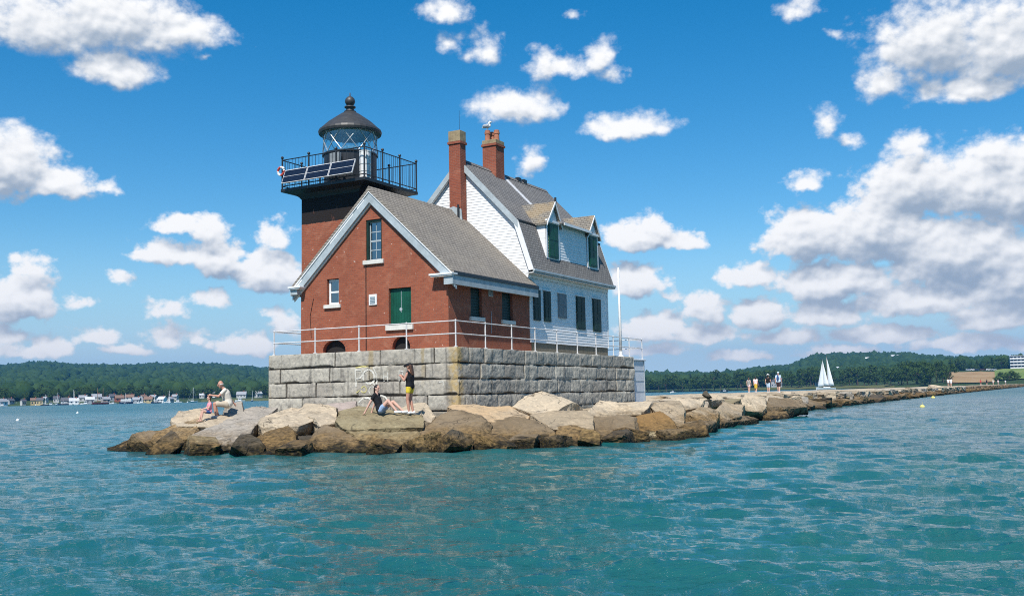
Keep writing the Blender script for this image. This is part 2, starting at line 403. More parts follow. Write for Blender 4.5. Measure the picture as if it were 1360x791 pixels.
# ---------------------------------------------------------------- stone pier
PU, PV, PZ = 16.9, 9.12, 3.39
def vnoise(x, y, seed=0):
    xi = np.floor(x).astype(int); yi = np.floor(y).astype(int); fx = x-xi; fy = y-yi
    h = lambda a, b: (np.sin(a*127.1+b*311.7+seed*74.7)*43758.5453) % 1.0
    fx = fx*fx*(3-2*fx); fy = fy*fy*(3-2*fy)
    return (h(xi, yi)*(1-fx)+h(xi+1, yi)*fx)*(1-fy)+(h(xi, yi+1)*(1-fx)+h(xi+1, yi+1)*fx)*fy
def vfbm(x, y, o=4, seed=0):
    r = 0; a = .5
    for i in range(o): r = r+a*vnoise(x*2**i, y*2**i, seed+i); a *= .5
    return r
COURSES = [-1.2, -.62, -.02, .50, 1.07, 1.64, 2.215, 2.80, 3.41]
def course_joints(L, seed, lo=.9, hi=2.3):
    rnd = random.Random(seed); out = []
    for _ in range(len(COURSES)-1):
        x = rnd.uniform(-.8, -.1); j = []
        while x < L+2.5: j.append(x); x += rnd.uniform(lo, hi)
        out.append(np.array(j))
    return out
JOINTS = {0: course_joints(PV, 11, .75, 2.0), 1: course_joints(PU, 23, .7, 2.0)}
def block_field(s, z, face):
    """outward relief, block tone and joint mask of a rough granite face"""
    L = PV if face == 0 else PU
    s = np.asarray(s, float); z = np.asarray(z, float)
    ci = np.clip(np.searchsorted(COURSES, z)-1, 0, len(COURSES)-2)
    C = np.array(COURSES)
    dz0 = z-C[ci]; dz1 = C[ci+1]-z
    wob = (vfbm(s*3, z*3+face*9, 3, 5)-.45)
    ds = np.full(s.shape, 9.0); tone = np.zeros(s.shape); tilt = np.zeros(s.shape)
    for c in range(len(COURSES)-1):
        m = ci == c; j = JOINTS[face][c]
        k = np.clip(np.searchsorted(j, s[m])-1, 0, len(j)-2)
        ds[m] = np.minimum(s[m]-j[k], j[k+1]-s[m])
        tone[m] = (np.sin(k*12.9+c*78.2+face*3)*4375.5) % 1.0
        tilt[m] = ((np.sin(k*3.7+c*8.1+face)*917.3) % 1.0-.5)*((s[m]-j[k])/(j[k+1]-j[k])-.5)
    gap = .016+.12*np.clip(vfbm(s*1.1+3, ci*5.3+face*7, 4, 9)-.45, 0, 1)*3     # broken arrises along the beds
    gv = .010+.011*vnoise(s*2, z*2, 3)
    jz = np.clip(1-(np.minimum(dz0*1.0, dz1*3)+wob*.035)/np.maximum(gap, .012), 0, 1)
    jv = np.clip(1-(ds+wob*.02)/gv, 0, 1)
    joint = np.maximum(jz, jv*.8)
    edge = np.clip(np.minimum(np.minimum(dz0, dz1), ds)/.12, 0, 1)**.6
    d = edge*.028+(tone-.5)*.04+tilt*.05+(vfbm(s*2.2, z*2.2, 4, 20+face)-.45)*.10+(vfbm(s*11, z*11, 2, 40)-.4)*.018-joint*.085
    fade = np.clip(np.minimum(s, L-s)/.06, 0, 1)*np.clip((PZ-z)/.03, 0, 1)
    return d*fade, tone*.75+.25*vnoise(s*1.5, z*1.5, 8), joint*np.clip(fade+.2, 0, 1)
def granite_face(mb_v, mb_f, attr, L, face):
    ns = int(L/.045); nz = int((PZ+1.0)/.036)
    s, z = np.meshgrid(np.linspace(0, L, ns+1), np.linspace(-1.0, PZ, nz+1), indexing='ij')
    d, tone, j = block_field(s.ravel(), z.ravel(), face)
    k = len(mb_v)
    for a, b, dd in zip(s.ravel(), z.ravel(), d):
        mb_v.append((-dd, a, b) if face == 0 else (a, -dd, b))
    attr['block'] += list(tone); attr['joint'] += list(j)
    for i in range(ns):
        for q in range(nz):
            a = k+i*(nz+1)+q; f = (a, a+nz+1, a+nz+2, a+1)
            mb_f.append(f[::-1] if face == 0 else f)
pier = Thing('stone_foundation', 'tall foundation of rough grey granite blocks carrying the brick and white houses', 'foundation')
gv, gf, at = [], [], {'block': [], 'joint': []}
granite_face(gv, gf, at, PV, 0); granite_face(gv, gf, at, PU, 1)
k = len(gv)                                                          # top and the two hidden sides
gv += [(0, 0, PZ), (PU, 0, PZ), (PU, PV, PZ), (0, PV, PZ), (PU, 0, -1), (PU, PV, -1), (0, PV, -1)]
at['block'] += [.6]*7; at['joint'] += [0.0]*7
gf += [(k, k+1, k+2, k+3), (k+1, k+4, k+5, k+2), (k+2, k+5, k+6, k+3)]
w = mesh_obj('wall', gv, gf, 'granite', pier.root)
for nm in at:
    a = w.data.attributes.new(nm, 'FLOAT', 'POINT'); a.data.foreach_set('value', at[nm])
bm = bmesh.new(); bm.from_mesh(w.data); bmesh.ops.remove_doubles(bm, verts=bm.verts, dist=.0005); bmesh.ops.recalc_face_normals(bm, faces=bm.faces); bm.to_mesh(w.data); bm.free()
M['graffiti_white'] = m_plain('white_spray_paint', (.60, .58, .51), .8, 0, .25, 7)
M['graffiti_yellow'] = m_plain('yellow_spray_paint', (.58, .52, .22), .8, 0, .3, 7)
def graffiti(strokes, material):
    for wd, pts in strokes:
        mb = MB(); P = []
        for i in range(len(pts)-1):
            for q in range(8):
                t = q/8; P.append((pts[i][0]*(1-t)+pts[i+1][0]*t, pts[i][1]*(1-t)+pts[i+1][1]*t))
        P.append(pts[-1]); vs = []
        for i, p in enumerate(P):
            a = P[max(0, i-1)]; b = P[min(len(P)-1, i+1)]; dx, dy = b[0]-a[0], b[1]-a[1]; l = math.hypot(dx, dy) or 1
            for sg in (-1, 1):
                s_, z_ = p[0]-dy/l*wd*sg, p[1]+dx/l*wd*sg
                d = float(block_field(np.array([s_]), np.array([z_]), 0)[0][0])
                vs.append((-max(d, -.01)-.012, s_, z_))
        mb.add(vs, [(2*i, 2*i+1, 2*i+3, 2*i+2) for i in range(len(P)-1)])
        pier.part('graffiti', mb, material)
def ring(cx, cy, r, a0=0, a1=360, ry=None, n=14):
    return [(cx+r*math.cos(R(a0+(a1-a0)*i/n)), cy+(ry or r)*math.sin(R(a0+(a1-a0)*i/n))) for i in range(n+1)]
# v grows to the left in the photograph, so letters run towards smaller v
graffiti([(.032, [(4.62, 2.02), (4.62, 2.72)]), (.03, [(4.62, 2.68), (4.35, 2.66), (4.25, 2.5), (4.4, 2.36), (4.6, 2.34)]),
          (.032, ring(3.98, 2.40, .27, 0, 360)), (.028, [(3.86, 2.22), (3.66, 2.02)]), (.026, [(3.74, 2.72), (3.62, 2.5), (3.64, 2.1)]),
          (.03, [(4.5, 1.42), (4.3, 1.58), (4.05, 1.60), (3.85, 1.50), (3.6, 1.56), (3.45, 1.68), (3.25, 1.62), (3.12, 1.48)]),
          (.022, ring(3.85, 1.86, .16, 0, 360)), (.02, [(3.3, 2.2), (3.3, 2.55)]), (.02, [(3.3, 2.38), (3.12, 2.38)]), (.02, [(3.12, 2.2), (3.12, 2.55)]),
          (.02, [(2.6, 2.2), (2.6, 2.6), (2.4, 2.55), (2.45, 2.42), (2.6, 2.4)]), (.018, [(.78, 2.12), (.6, 2.14), (.6, 1.95)])], 'graffiti_white')
graffiti([(.022, [(4.62, 2.76), (4.3, 2.8), (4.0, 2.77)]), (.02, ring(4.25, 1.92, .12, 20, 340)), (.02, [(4.45, 1.9), (4.6, 1.8)])], 'graffiti_yellow')

# white-washed block at the far end of the pier
wb = Thing('concrete_block', 'tall white-washed concrete block at the right end of the granite foundation', 'block', (17.0, .1, 1.0))
mb = MB(); mb.box(17.0, 18.72, .12, 3.2, .9, 3.22); wb.part('body', mb, 'whiteconcrete', bevel=.03)
mb = MB(); mb.box(16.99, 18.78, .06, 3.26, 3.222, 3.31); wb.part('coping', mb, 'whiteconcrete', bevel=.02)
for z_ in (1.62, 2.16, 2.70):
    mb = MB(); mb.box(17.02, 18.70, .105, .1185, z_, z_+.018); wb.part('joint', mb, 'trim')
mb = MB(); mb.tube([(18.55, .10, 1.0), (18.55, .10, 3.2)], .02); wb.part('edge_pipe', mb, 'trim')

# ---------------------------------------------------------------- brick house (fog-signal wing)
BU0, BU1, BV0, BV1 = 1.0, 7.5, 1.0, 8.28
RV = 4.60                                                            # ridge
SLB = (9.98-6.30)/(RV-.60)                                           # roof slope
roofz = lambda v: 9.98-abs(v-RV)*SLB
bh = Thing('brick_house', 'red brick gabled house with grey shingle roof beside the lighthouse tower', 'house', (1.0, 1.0, PZ))
doors = {'door': (2.72, 3.79, 4.40, 5.86), 'upper': (4.105, 4.89, 7.06, 8.70), 'lower': (6.28, 6.905, 5.40, 6.46), 'a1': (5.95, 7.11, 3.40, 3.95), 'a2': (2.78, 3.63, 3.40, 3.95)}
mb = MB()
outer = [(BV0, 3.36), (BV1, 3.36), (BV1, roofz(BV1)-.14), (RV, roofz(RV)-.14), (BV0, roofz(BV0)-.14)]
wall_holes(mb, outer, [rect(*doors['door']), rect(*doors['upper']), rect(*doors['lower']), arch(*doors['a1']), arch(*doors['a2'])], GU(BU0))
outer = [(BU0, 3.36), (BU1+.15, 3.36), (BU1+.15, roofz(BV0)-.14), (BU0, roofz(BV0)-.14)]
W1, W2 = (2.62, 3.48, 4.70, 5.87), (5.12, 6.02, 4.70, 5.87)
wall_holes(mb, outer, [rect(*W1), rect(*W2)], GV(BV0))
mb.add([(BU0, BV1, 3.36), (BU1+.15, BV1, 3.36), (BU1+.15, BV1, roofz(BV1)-.14), (BU0, BV1, roofz(BV1)-.14)], [(0, 1, 2, 3)])
bh.part('wall', mb, 'brick')
mb = MB()                                                            # roof slab
t_ = .13
mb.prism([(.58, roofz(.58)), (RV, 9.99), (8.62, roofz(8.62)), (8.62, roofz(8.62)-t_), (RV, 9.99-t_*1.3), (.58, roofz(.58)-t_)],
         lambda a, b: (.80, a, b), lambda a, b: (7.62, a, b))
rf = bh.part('roof', mb, 'roof')
mb = MB(); mb.prism([(RV-.16, roofz(RV-.16)+.012), (RV, 10.035), (RV+.16, roofz(RV+.16)+.012), (RV, 9.995)], lambda a, b: (.79, a, b), lambda a, b: (7.2, a, b))
bh.part('ridge_cap', mb, 'roof', rf)
mb = MB(); mb.prism([(.565, roofz(.58)+.005), (.60, roofz(.6)+.012), (.60, roofz(.6)-.11), (.565, roofz(.58)-.13)], lambda a, b: (.795, a, b), lambda a, b: (7.66, a, b))
bh.part('drip_edge', mb, 'black', rf)
def rake(vside, w0, w1, u0, u1):                                     # board along a rake, between two depths below the roof line
    ve = .60 if vside < 0 else 8.60
    mb = MB()
    mb.prism([(RV, roofz(RV)-w0), (ve, roofz(ve)-w0), (ve, roofz(ve)-w1), (RV, roofz(RV)-w1)], lambda a, b: (u0, a, b), lambda a, b: (u1, a, b))
    return mb
for sd in (-1, 1):
    bh.part('rake_board', rake(sd, .155, .60, .835, .88), 'trim')
    bh.part('rake_soffit', rake(sd, .56, .595, .882, .998), 'trim')
    bh.part('rake_moulding', rake(sd, .135, .195, .80, .833), 'white')
    bh.part('rake_frieze', rake(sd, .60, .67, .93, .996), 'white' if sd > 0 else 'trim')
for (v0, v1, u) in ((8.1, 8.5, .652), (5.4, 6.6, .652), (4.85, 5.2, .652)):   # patches of newer white paint on the left rake
    mb = MB(); mb.prism([(v0, roofz(v0)-.20), (v1, roofz(v1)-.20), (v1, roofz(v1)-.30), (v0, roofz(v0)-.30)], lambda a, b: (.828, a, b), lambda a, b: (.8345, a, b)); bh.part('paint_patch', mb, 'white')
# boxed eaves with short returns on the gable
mb = MB(); mb.box(.70, 7.64, .60, .64, 5.80, 6.19); bh.part('eave_fascia', mb, 'trim')
mb = MB(); mb.box(.70, 7.64, .641, .998, 5.86, 5.90); bh.part('eave_soffit', mb, 'trim')
mb = MB(); mb.box(.702, .74, .642, 1.0, 5.80, 6.11); bh.part('eave_end', mb, 'trim')
mb = MB(); mb.box(.60, .998, .56, 1.62, 6.165, 6.235); mb.box(.63, .997, .60, 1.56, 6.115, 6.163); bh.part('cornice_return', mb, 'white', bevel=.008)
mb = MB(); mb.box(.70, 7.64, 8.56, 8.60, 5.86, 6.19); bh.part('eave_fascia', mb, 'trim')
mb = MB(); mb.box(.60, .998, 8.0, 8.66, 6.165, 6.235); mb.box(.63, .997, 8.05, 8.60, 6.115, 6.163); bh.part('cornice_return', mb, 'white', bevel=.008)
mb = MB(); mb.box(.72, .998, 8.25, 8.58, 5.90, 6.112); bh.part('eave_end', mb, 'trim')
# openings on the gable
def sill(mb, v0, v1, z, u=BU0, h=.17): mb.box(u-.09, u+.05, v0-.11, v1+.11, z-h, z-.004)
v0, v1, z0, z1 = doors['door']
mb = MB(); mb.box(1.13, 1.20, v0+.002, v1-.002, z0+.002, z1-.002); d_ = bh.part('shutter', mb, 'green')
d_['label'] = 'closed dark green double shutter with pale scratches'
for vv in np.linspace(v0+.02, v1-.15, 8):
    mb = MB(); mb.box(1.112, 1.128, vv, vv+.122, z0+.02, z1-.02); bh.part('plank', mb, 'green', d_)
mb = MB(); mb.box(1.10, 1.111, (v0+v1)/2-.008, (v0+v1)/2+.008, z0+.5, z1-.1); bh.part('bar', mb, 'trim', d_)
mb = MB(); mb.lathe([(.07, 0), (.07, .008)], (0, 0, 0), 10); mb.v = [(1.105-b_, (v0+v1)/2+.02+a_, z0+.62+c_) for a_, c_, b_ in mb.v]; bh.part('handle', mb, 'trim', d_)
mb = MB(); sill(mb, v0, v1, z0, h=.20); bh.part('sill', mb, 'sill', bevel=.01)
def sash(v0, v1, z0, z1, u, rows, cols, fr, depth=.05, fm='white'):
    mb = MB()
    mb.box(u, u+depth, v0, v0+fr, z0, z1); mb.box(u, u+depth, v1-fr, v1, z0, z1)
    mb.box(u, u+depth, v0+fr, v1-fr, z0, z0+fr); mb.box(u, u+depth, v0+fr, v1-fr, z1-fr, z1)
    wd, ht = v1-v0-2*fr, z1-z0-2*fr
    for i in range(1, rows):
        zz = z0+fr+ht*i/rows; t = .035 if (i*2 == rows) else .016
        mb.box(u+.006, u+depth-.006, v0+fr, v1-fr, zz-t, zz+t)
    for i in range(1, cols):
        vv = v0+fr+wd*i/cols
        for j in range(rows):
            a = z0+fr+ht*j/rows+.036; b = z0+fr+ht*(j+1)/rows-.036
            mb.box(u+.008, u+depth-.008, vv-.014, vv+.014, a, b)
    w = bh.part('window', mb, fm)
    mb = MB(); mb.box(u+.022, u+.028, v0+fr-.002, v1-fr+.002, z0+fr-.002, z1-fr+.002); bh.part('pane', mb, 'pane', w)
    mb = MB(); mb.box(u+.12, u+.13, v0, v1, z0, z1); bh.part('dark_backing', mb, 'dark', w)  # near-black sheet stands in for the unlit room behind the pane
    return w
v0, v1, z0, z1 = doors['upper']
mb = MB(); mb.box(1.04, 1.13, v0+.001, v0+.07, z0, z1-.001); mb.box(1.04, 1.13, v1-.10, v1-.001, z0, z1-.001); mb.box(1.04, 1.13, v0+.07, v1-.1, z1-.08, z1-.001); bh.part('window_frame', mb, 'shutter')
sash(v0+.07, v1-.10, z0+.002, z1-.08, 1.14, 4, 2, .045, .05, 'trim')
mb = MB(); sill(mb, v0, v1, z0, h=.17); bh.part('sill', mb, 'sill', bevel=.01)
v0, v1, z0, z1 = doors['lower']
sash(v0+.02, v1-.02, z0+.002, z1-.02, 1.13, 2, 1, .09)
mb = MB(); sill(mb, v0, v1, z0, h=.15); bh.part('sill', mb, 'sill', bevel=.01)
for kx in ('a1', 'a2'):
    v0, v1, z0, z1 = doors[kx]
    mb = MB(); mb.box(1.19, 1.2, v0-.1, v1+.1, 3.395, z1+.1); bh.part('cellar_opening', mb, 'dark')
    mb = MB(); n = 12
    for i in range(n):                                               # brick arch ring standing slightly proud
        t0, t1 = math.pi*i/n+.03, math.pi*(i+1)/n-.03; c = (v0+v1)/2; w_ = (v1-v0)/2; h_ = (z1-z0)*.75; b_ = z0+(z1-z0)*.25
        f = lambda t, k: (c+w_*k*math.cos(t), b_+h_*math.sin(t)*(1+(k-1)*1.3)+.0)
        q = [f(t0, 1.0), f(t1, 1.0), f(t1, 1.22), f(t0, 1.22)]
        mb.prism(q, lambda a, b: (.992, a, b), lambda a, b: (1.01, a, b))
    bh.part('brick_arch', mb, 'brick')
mb = MB(); mb.box(.955, .998, 4.35, 4.735, 5.25, 5.68); vt = bh.part('vent', mb, 'white', bevel=.01)
mb = MB()
for i in range(5): mb.box(.935, .953, 4.42, 4.665, 5.32+i*.06, 5.352+i*.06)
bh.part('louvre', mb, 'trim', vt)
mb = MB(); mb.tube([(.985, 4.90, 3.42), (.985, 4.89, 6.90)], .018); bh.part('conduit', mb, 'dark')
mb = MB(); mb.tube([(.985, 7.72, 4.1), (.985, 7.78, 5.0), (.985, 7.6, 5.7)], .010); bh.part('cable', mb, 'dark')
# right-hand wall openings
for (u0, u1, z0, z1) in (W1, W2):
    mb = MB(); mb.box(u0+.002, u1-.002, 1.12, 1.2, z0+.002, z1-.002); s_ = bh.part('shutter', mb, 'shutter')
    mb = MB()
    for i in range(9): mb.box(u0+.08, u1-.08, 1.10, 1.118, z0+.08+i*.115, z0+.16+i*.115)
    bh.part('slat', mb, 'shutter', s_)
    mb = MB(); mb.box(u0-.10, u1+.10, .90, 1.05, z0-.17, z0-.004); bh.part('sill', mb, 'sill', bevel=.01)
mb = MB(); mb.box(3.99, 4.33, .955, .998, 5.60, 5.84); vt = bh.part('vent', mb, 'trim', bevel=.01)
mb = MB(); mb.box(4.03, 4.29, .94, .953, 5.63, 5.80); bh.part('louvre', mb, 'greyboard', vt)
mb = MB(); mb.tube([(4.16, .97, 4.1), (4.16, .97, 5.0)], .012); bh.part('conduit', mb, 'trim')
mb = MB(); mb.tube([(6.9, RV-.4, 9.5), (6.9, RV-.4, 10.2)], .05); bh.part('vent_pipe', mb, 'black', rf)

# ---------------------------------------------------------------- light tower
TU, TV0, TV1 = 1.32, 5.47, 8.53                                      # square brick shaft
TU1 = TU+2.75
TC = ((TU+TU1)/2, (TV0+TV1)/2)
lt = Thing('light_tower', 'square red brick lighthouse tower with black gallery and glazed lantern', 'lighthouse', (TC[0], TC[1], PZ))
ZD = 10.44
mb = MB(); mb.box(TU, TU1, TV0, TV1, 5.0, 10.02); lt.part('wall', mb, 'tower_brick')
GX0, GX1, GY0, GY1 = .75, 4.50, 4.74, 9.19
mb = MB()                                                            # corbelled underside
q0 = [(TU-.01, TV0-.01), (TU1+.01, TV0-.01), (TU1+.01, TV1+.01), (TU-.01, TV1+.01)]; q1 = [(GX0+.08, GY0+.08), (GX1-.08, GY0+.08), (GX1-.08, GY1-.08), (GX0+.08, GY1-.08)]
lv = [(0, 10.0), (.12, 10.10), (.38, 10.2), (1, 10.30)]
vs = []; fs = []
for t, z in lv: vs += [(a[0]*(1-t)+b[0]*t, a[1]*(1-t)+b[1]*t, z) for a, b in zip(q0, q1)]
for i in range(len(lv)-1):
    for j in range(4): fs.append((i*4+j, i*4+(j+1) % 4, i*4+4+(j+1) % 4, i*4+4+j))
fs.append((3, 2, 1, 0)); fs.append(tuple(len(vs)-4+j for j in range(4)))
mb.add(vs, fs); lt.part('corbel', mb, 'black')
mb = MB(); mb.box(GX0, GX1, GY0, GY1, 10.302, ZD); gal = lt.part('gallery_deck', mb, 'black', bevel=.015)
mb = MB()
for zz in (ZD+.46, ZD+.92, ZD+1.24):
    for a, b in (((GX0, GY0), (GX1, GY0)), ((GX0, GY0), (GX0, GY1)), ((GX1, GY0), (GX1, GY1)), ((GX0, GY1), (GX1, GY1))):
        if zz > ZD+1 or zz < ZD+.5:
            i = .05; f = lambda p: (min(max(p[0], GX0+i), GX1-i), min(max(p[1], GY0+i), GY1-i), zz if zz > ZD+1 else ZD+.12)
            mb.tube([f(a), f(b)], .022, 6)
grl = lt.part('gallery_rail', mb, 'black')
mb = MB()
for side in range(4):
    a, b = [((GX0+.05, GY0+.05), (GX1-.05, GY0+.05)), ((GX0+.05, GY0+.05), (GX0+.05, GY1-.05)), ((GX1-.05, GY0+.05), (GX1-.05, GY1-.05)), ((GX0+.05, GY1-.05), (GX1-.05, GY1-.05))][side]
    n = 24
    for i in range(1, n):
        if i % 8 == 0: continue
        t = i/n; x, y = a[0]*(1-t)+b[0]*t, a[1]*(1-t)+b[1]*t
        mb.tube([(x, y, ZD+.12), (x, y, ZD+1.24)], .010, 5)
lt.part('balusters', mb, 'black', grl).name = 'baluster_screen'
done = set()
for a, b in (((GX0+.05, GY0+.05), (GX1-.05, GY0+.05)), ((GX0+.05, GY0+.05), (GX0+.05, GY1-.05)), ((GX1-.05, GY0+.05), (GX1-.05, GY1-.05)), ((GX0+.05, GY1-.05), (GX1-.05, GY1-.05))):
    for i in range(4):
        x, y = a[0]+(b[0]-a[0])*i/3, a[1]+(b[1]-a[1])*i/3
        if (round(x, 2), round(y, 2)) in done: continue
        done.add((round(x, 2), round(y, 2)))
        mb = MB(); mb.tube([(x, y, ZD), (x, y, ZD+1.30)], .036, 8); mb.ball((x, y, ZD+1.35), .065, 8, 6); lt.part('gallery_post', mb, 'black', gal)
LC = (2.62, 6.95)
mb = MB(); mb.lathe([(1.13, ZD+.001), (1.13, 11.90), (1.18, 11.90), (1.18, 11.97), (1.05, 11.97)], (LC[0], LC[1], 0), 32); lt.part('lantern_base', mb, 'black', smooth=False)
mb = MB(); mb.lathe([(1.145, 11.975), (1.145, 12.92)], (LC[0], LC[1], 0), 32); mb.f = mb.f[:-2]; ln = lt.part('lantern_glazing', mb, 'lantern_glass', smooth=True)
n = 10
for i in range(n):                                                   # diagonal glazing bars
    for sg in (1, -1):
        pts = []
        for q in range(7):
            a = 2*math.pi*(i+sg*q/6*1.0)/n+.35; pts.append((LC[0]+1.16*math.cos(a), LC[1]+1.16*math.sin(a), 11.98+.94*q/6))
        mb = MB(); mb.tube(pts, .017, 6); lt.part('glazing_bar', mb, 'steel', ln)
mb = MB(); mb.lathe([(.20, 11.5), (.20, 11.95), (.30, 12.0), (.36, 12.25), (.36, 12.45), (.30, 12.7), (.12, 12.75)], (LC[0], LC[1], 0), 20); lt.part('lens', mb, 'lens', smooth=True)
mb = MB(); mb.lathe([(1.20, 12.86), (1.33, 12.86), (1.36, 12.95), (1.33, 13.04), (1.27, 13.08), (.95, 13.38), (.45, 13.74), (.22, 13.88), (.02, 13.90)], (LC[0], LC[1], 0), 32); mb.f = mb.f[:-2]
lr = lt.part('lantern_roof', mb, 'iron_roof')
mb = MB(); mb.lathe([(1.21, 12.863), (.9, 13.1), (.05, 13.2)], (LC[0], LC[1], 0), 24); mb.f = mb.f[:-2]; lt.part('ceiling', mb, 'rail', lr)
mb = MB(); mb.lathe([(.26, 13.86), (.26, 13.90), (.17, 13.93), (.17, 14.04), (.24, 14.06), (.24, 14.11), (.10, 14.14), (.17, 14.2), (.215, 14.29), (.22, 14.36), (.19, 14.46), (.11, 14.54), (.03, 14.57), (.02, 14.72), (.005, 14.74)], (LC[0], LC[1], 0), 20)
lt.part('finial', mb, 'iron_roof', lr, smooth=True)
mb = MB(); mb.box(1.30, 1.47, 6.5, 7.0, 11.35, 11.80); lt.part('equipment_box', mb, 'greyboard', bevel=.02)

# things fixed to or standing on the gallery
sp = Thing('solar_panel', 'row of three dark solar panels in pale frames hung outside the gallery rail', 'solar panel', (.6, 7.0, 10.5))
PV_A, PV_B, Z_LO, Z_HI, U_LO, U_HI = 8.90, 5.15, 10.60, 11.20, .46, .70
fn = lambda a, b, d=0: (U_LO+(U_HI-U_LO)*b-d*.9, PV_A+(PV_B-PV_A)*a, Z_LO+(Z_HI-Z_LO)*b+d*.35)
M['solar_cell'] = m_plain('dark_solar_cell', (.012, .016, .030), .18, 0, .3, 8, .6, 0)
for i in range(3):
    a0, a1 = i/3+.004, (i+1)/3-.004
    mb = MB(); mb.prism(rect(a0, a1, 0, 1), lambda a, b: fn(a, b, 0), lambda a, b: fn(a, b, -.05)); fr_ = sp.part('panel_frame', mb, 'steel')
    fr_.data.materials[0] = M['rail']
    for j in range(2):
        for q in range(6):
            w_ = (a1-a0-.016)/6; x0 = a0+.008+q*w_
            pass
        mb = MB()
        for q in range(8):
            w_ = (a1-a0-.018)/8; x0 = a0+.009+q*w_
            for r_ in range(3):
                y0 = .05+j*.475+r_*.142
                mb.add([fn(x0+.0008, y0, .008), fn(x0+w_-.0008, y0, .008), fn(x0+w_-.0008, y0+.134, .008), fn(x0+.0008, y0+.134, .008)], [(0, 1, 2, 3)])
        mb2 = MB(); mb2.add([fn(a0+.006, .035+j*.475, .004), fn(a1-.006, .035+j*.475, .004), fn(a1-.006, .035+j*.475+.445, .004), fn(a0+.006, .035+j*.475+.445, .004)], [(0, 1, 2, 3)])
        sp.part('cell_sheet', mb2, 'solar_cell', fr_)
        cell = sp.part('cells', mb, 'solar_cell', fr_); cell.name = 'cell_grid'
for a in (.05, .5, .95):
    mb = MB(); mb.tube([fn(a, .95, -.06), (.80, fn(a, 0)[1], Z_HI+.05)], .02, 6); mb.tube([fn(a, .1, -.06), (.80, fn(a, 0)[1], Z_LO+.05)], .02, 6); sp.part('bracket', mb, 'black')
dr = Thing('beacon_drum', 'upright white drum standing at the corner of the tower gallery', 'drum', (1.25, 5.1, ZD))
mb = MB(); mb.lathe([(.25, ZD+.002), (.25, ZD+.05), (.235, ZD+.06), (.235, ZD+1.12), (.25, ZD+1.13), (.25, ZD+1.17), (.1, ZD+1.2)], (1.25, 5.1, 0), 22); d0 = dr.part('body', mb, 'white', smooth=False)
for zz in (.3, .6, .9):
    mb = MB(); mb.lathe([(.238, ZD+zz), (.246, ZD+zz+.008), (.246, ZD+zz+.022), (.238, ZD+zz+.03)], (1.25, 5.1, 0), 22); dr.part('band', mb, 'trim')
lb = Thing('life_ring', 'small red and white life ring hanging at the left corner of the gallery rail', 'life ring', (.78, 9.15, 11.2))
for q, cm in enumerate(('red_cloth', 'white_cloth', 'red_cloth', 'white_cloth')):
    mb = MB(); mb.tube([(.72, 9.14+.17*math.cos(t), 11.2+.17*math.sin(t)) for t in np.linspace(q*math.pi/2, (q+1)*math.pi/2, 7)], .05, 8); lb.part('ring_segment', mb, cm)

# ---------------------------------------------------------------- white house
HU0, HU1, HV0, HV1 = 7.55, 16.03, 1.0, 8.0
HR = 4.45; HZ = 12.45; BK = (1.40, 9.28); EV = (.66, 7.02)
wh = Thing('white_house', 'white clapboard house with grey gambrel roof, dormers and brick chimneys', 'house', (7.6, 1.0, PZ))
def gam(v):                                                          # roof line
    d = HR-abs(v-HR)                                                 # mirrored about the ridge
    if d >= BK[0]: return BK[1]+(HZ-BK[1])*(d-BK[0])/(HR-BK[0])
    return EV[1]+(BK[1]-EV[1])*(d-EV[0])/(BK[0]-EV[0])
GPOLY = [(EV[0], EV[1]), BK, (HR, HZ), (2*HR-BK[0], BK[1]), (2*HR-EV[0], EV[1])]
def clap(mb, z0, z1, fn, span, step=.125, lip=.016):
    """overlapping boards: each course leans out at its lower edge"""
    z = z0; idx = []
    while z < z1-.01:
        zt = min(z+step, z1); a0, b0 = span(z+.002); a1, b1 = span(zt-.002)
        idx.append([fn(a0, z, -lip), fn(b0, z, -lip), fn(b1, zt, -.003), fn(a1, zt, -.003)]); z = zt
    k = len(mb.v)
    for q in idx: mb.v += q
    for i in range(len(idx)):
        j = k+i*4; mb.f.append((j, j+1, j+2, j+3))
        if i: mb.f.append((j-1, j-2, j+1, j))
def gspan(z):
    lo, hi = HV0, HV1
    if z > EV[1]:
        for _ in range(1):
            if z < BK[1]: v = EV[0]+(BK[0]-EV[0])*(z-EV[1])/(BK[1]-EV[1])
            else: v = BK[0]+(HR-BK[0])*(z-BK[1])/(HZ-BK[1])
            v += .06; lo = max(HV0, v); hi = min(HV1, 2*HR-v)
            if hi < lo: lo = hi = HR
    return lo, hi
mb = MB(); clap(mb, 3.86, 12.36, GU(HU0), gspan); wh.part('gable_wall', mb, 'siding_u')
mb = MB(); clap(mb, 3.86, 12.36, lambda v, z, d: (HU1-d, v, z), gspan); wh.part('gable_wall', mb, 'siding_u')
mb = MB(); clap(mb, 3.86, 6.90, GV(HV0), lambda z: (HU0, HU1)); wh.part('front_wall', mb, 'siding_v')
mb = MB(); clap(mb, 3.86, 6.90, lambda u, z, d: (u, HV1-d, z), lambda z: (HU0, HU1)); wh.part('back_wall', mb, 'siding_v')
mb = MB(); mb.box(HU0+.03, HU1-.03, HV0+.03, HV1-.03, 3.3, 3.855); wh.part('plinth', mb, 'granite')
for u_, v_ in ((HU0-.03, HV0-.03), (HU1-.07, HV0-.03)):
    mb = MB(); mb.box(u_, u_+.10, v_, v_+.10, 3.86, 6.85); wh.part('corner_board', mb, 'white')
mb = MB()
off = .16
inner = [(EV[0]+.02, EV[1]-off), (BK[0]+.12, BK[1]-off*.8), (HR, HZ-off*1.4), (2*HR-BK[0]-.12, BK[1]-off*.8), (2*HR-EV[0]-.02, EV[1]-off)]
mb.prism(GPOLY+inner[::-1], lambda a, b: (7.40, a, b), lambda a, b: (16.18, a, b))
wr = wh.part('roof', mb, 'white_roof')
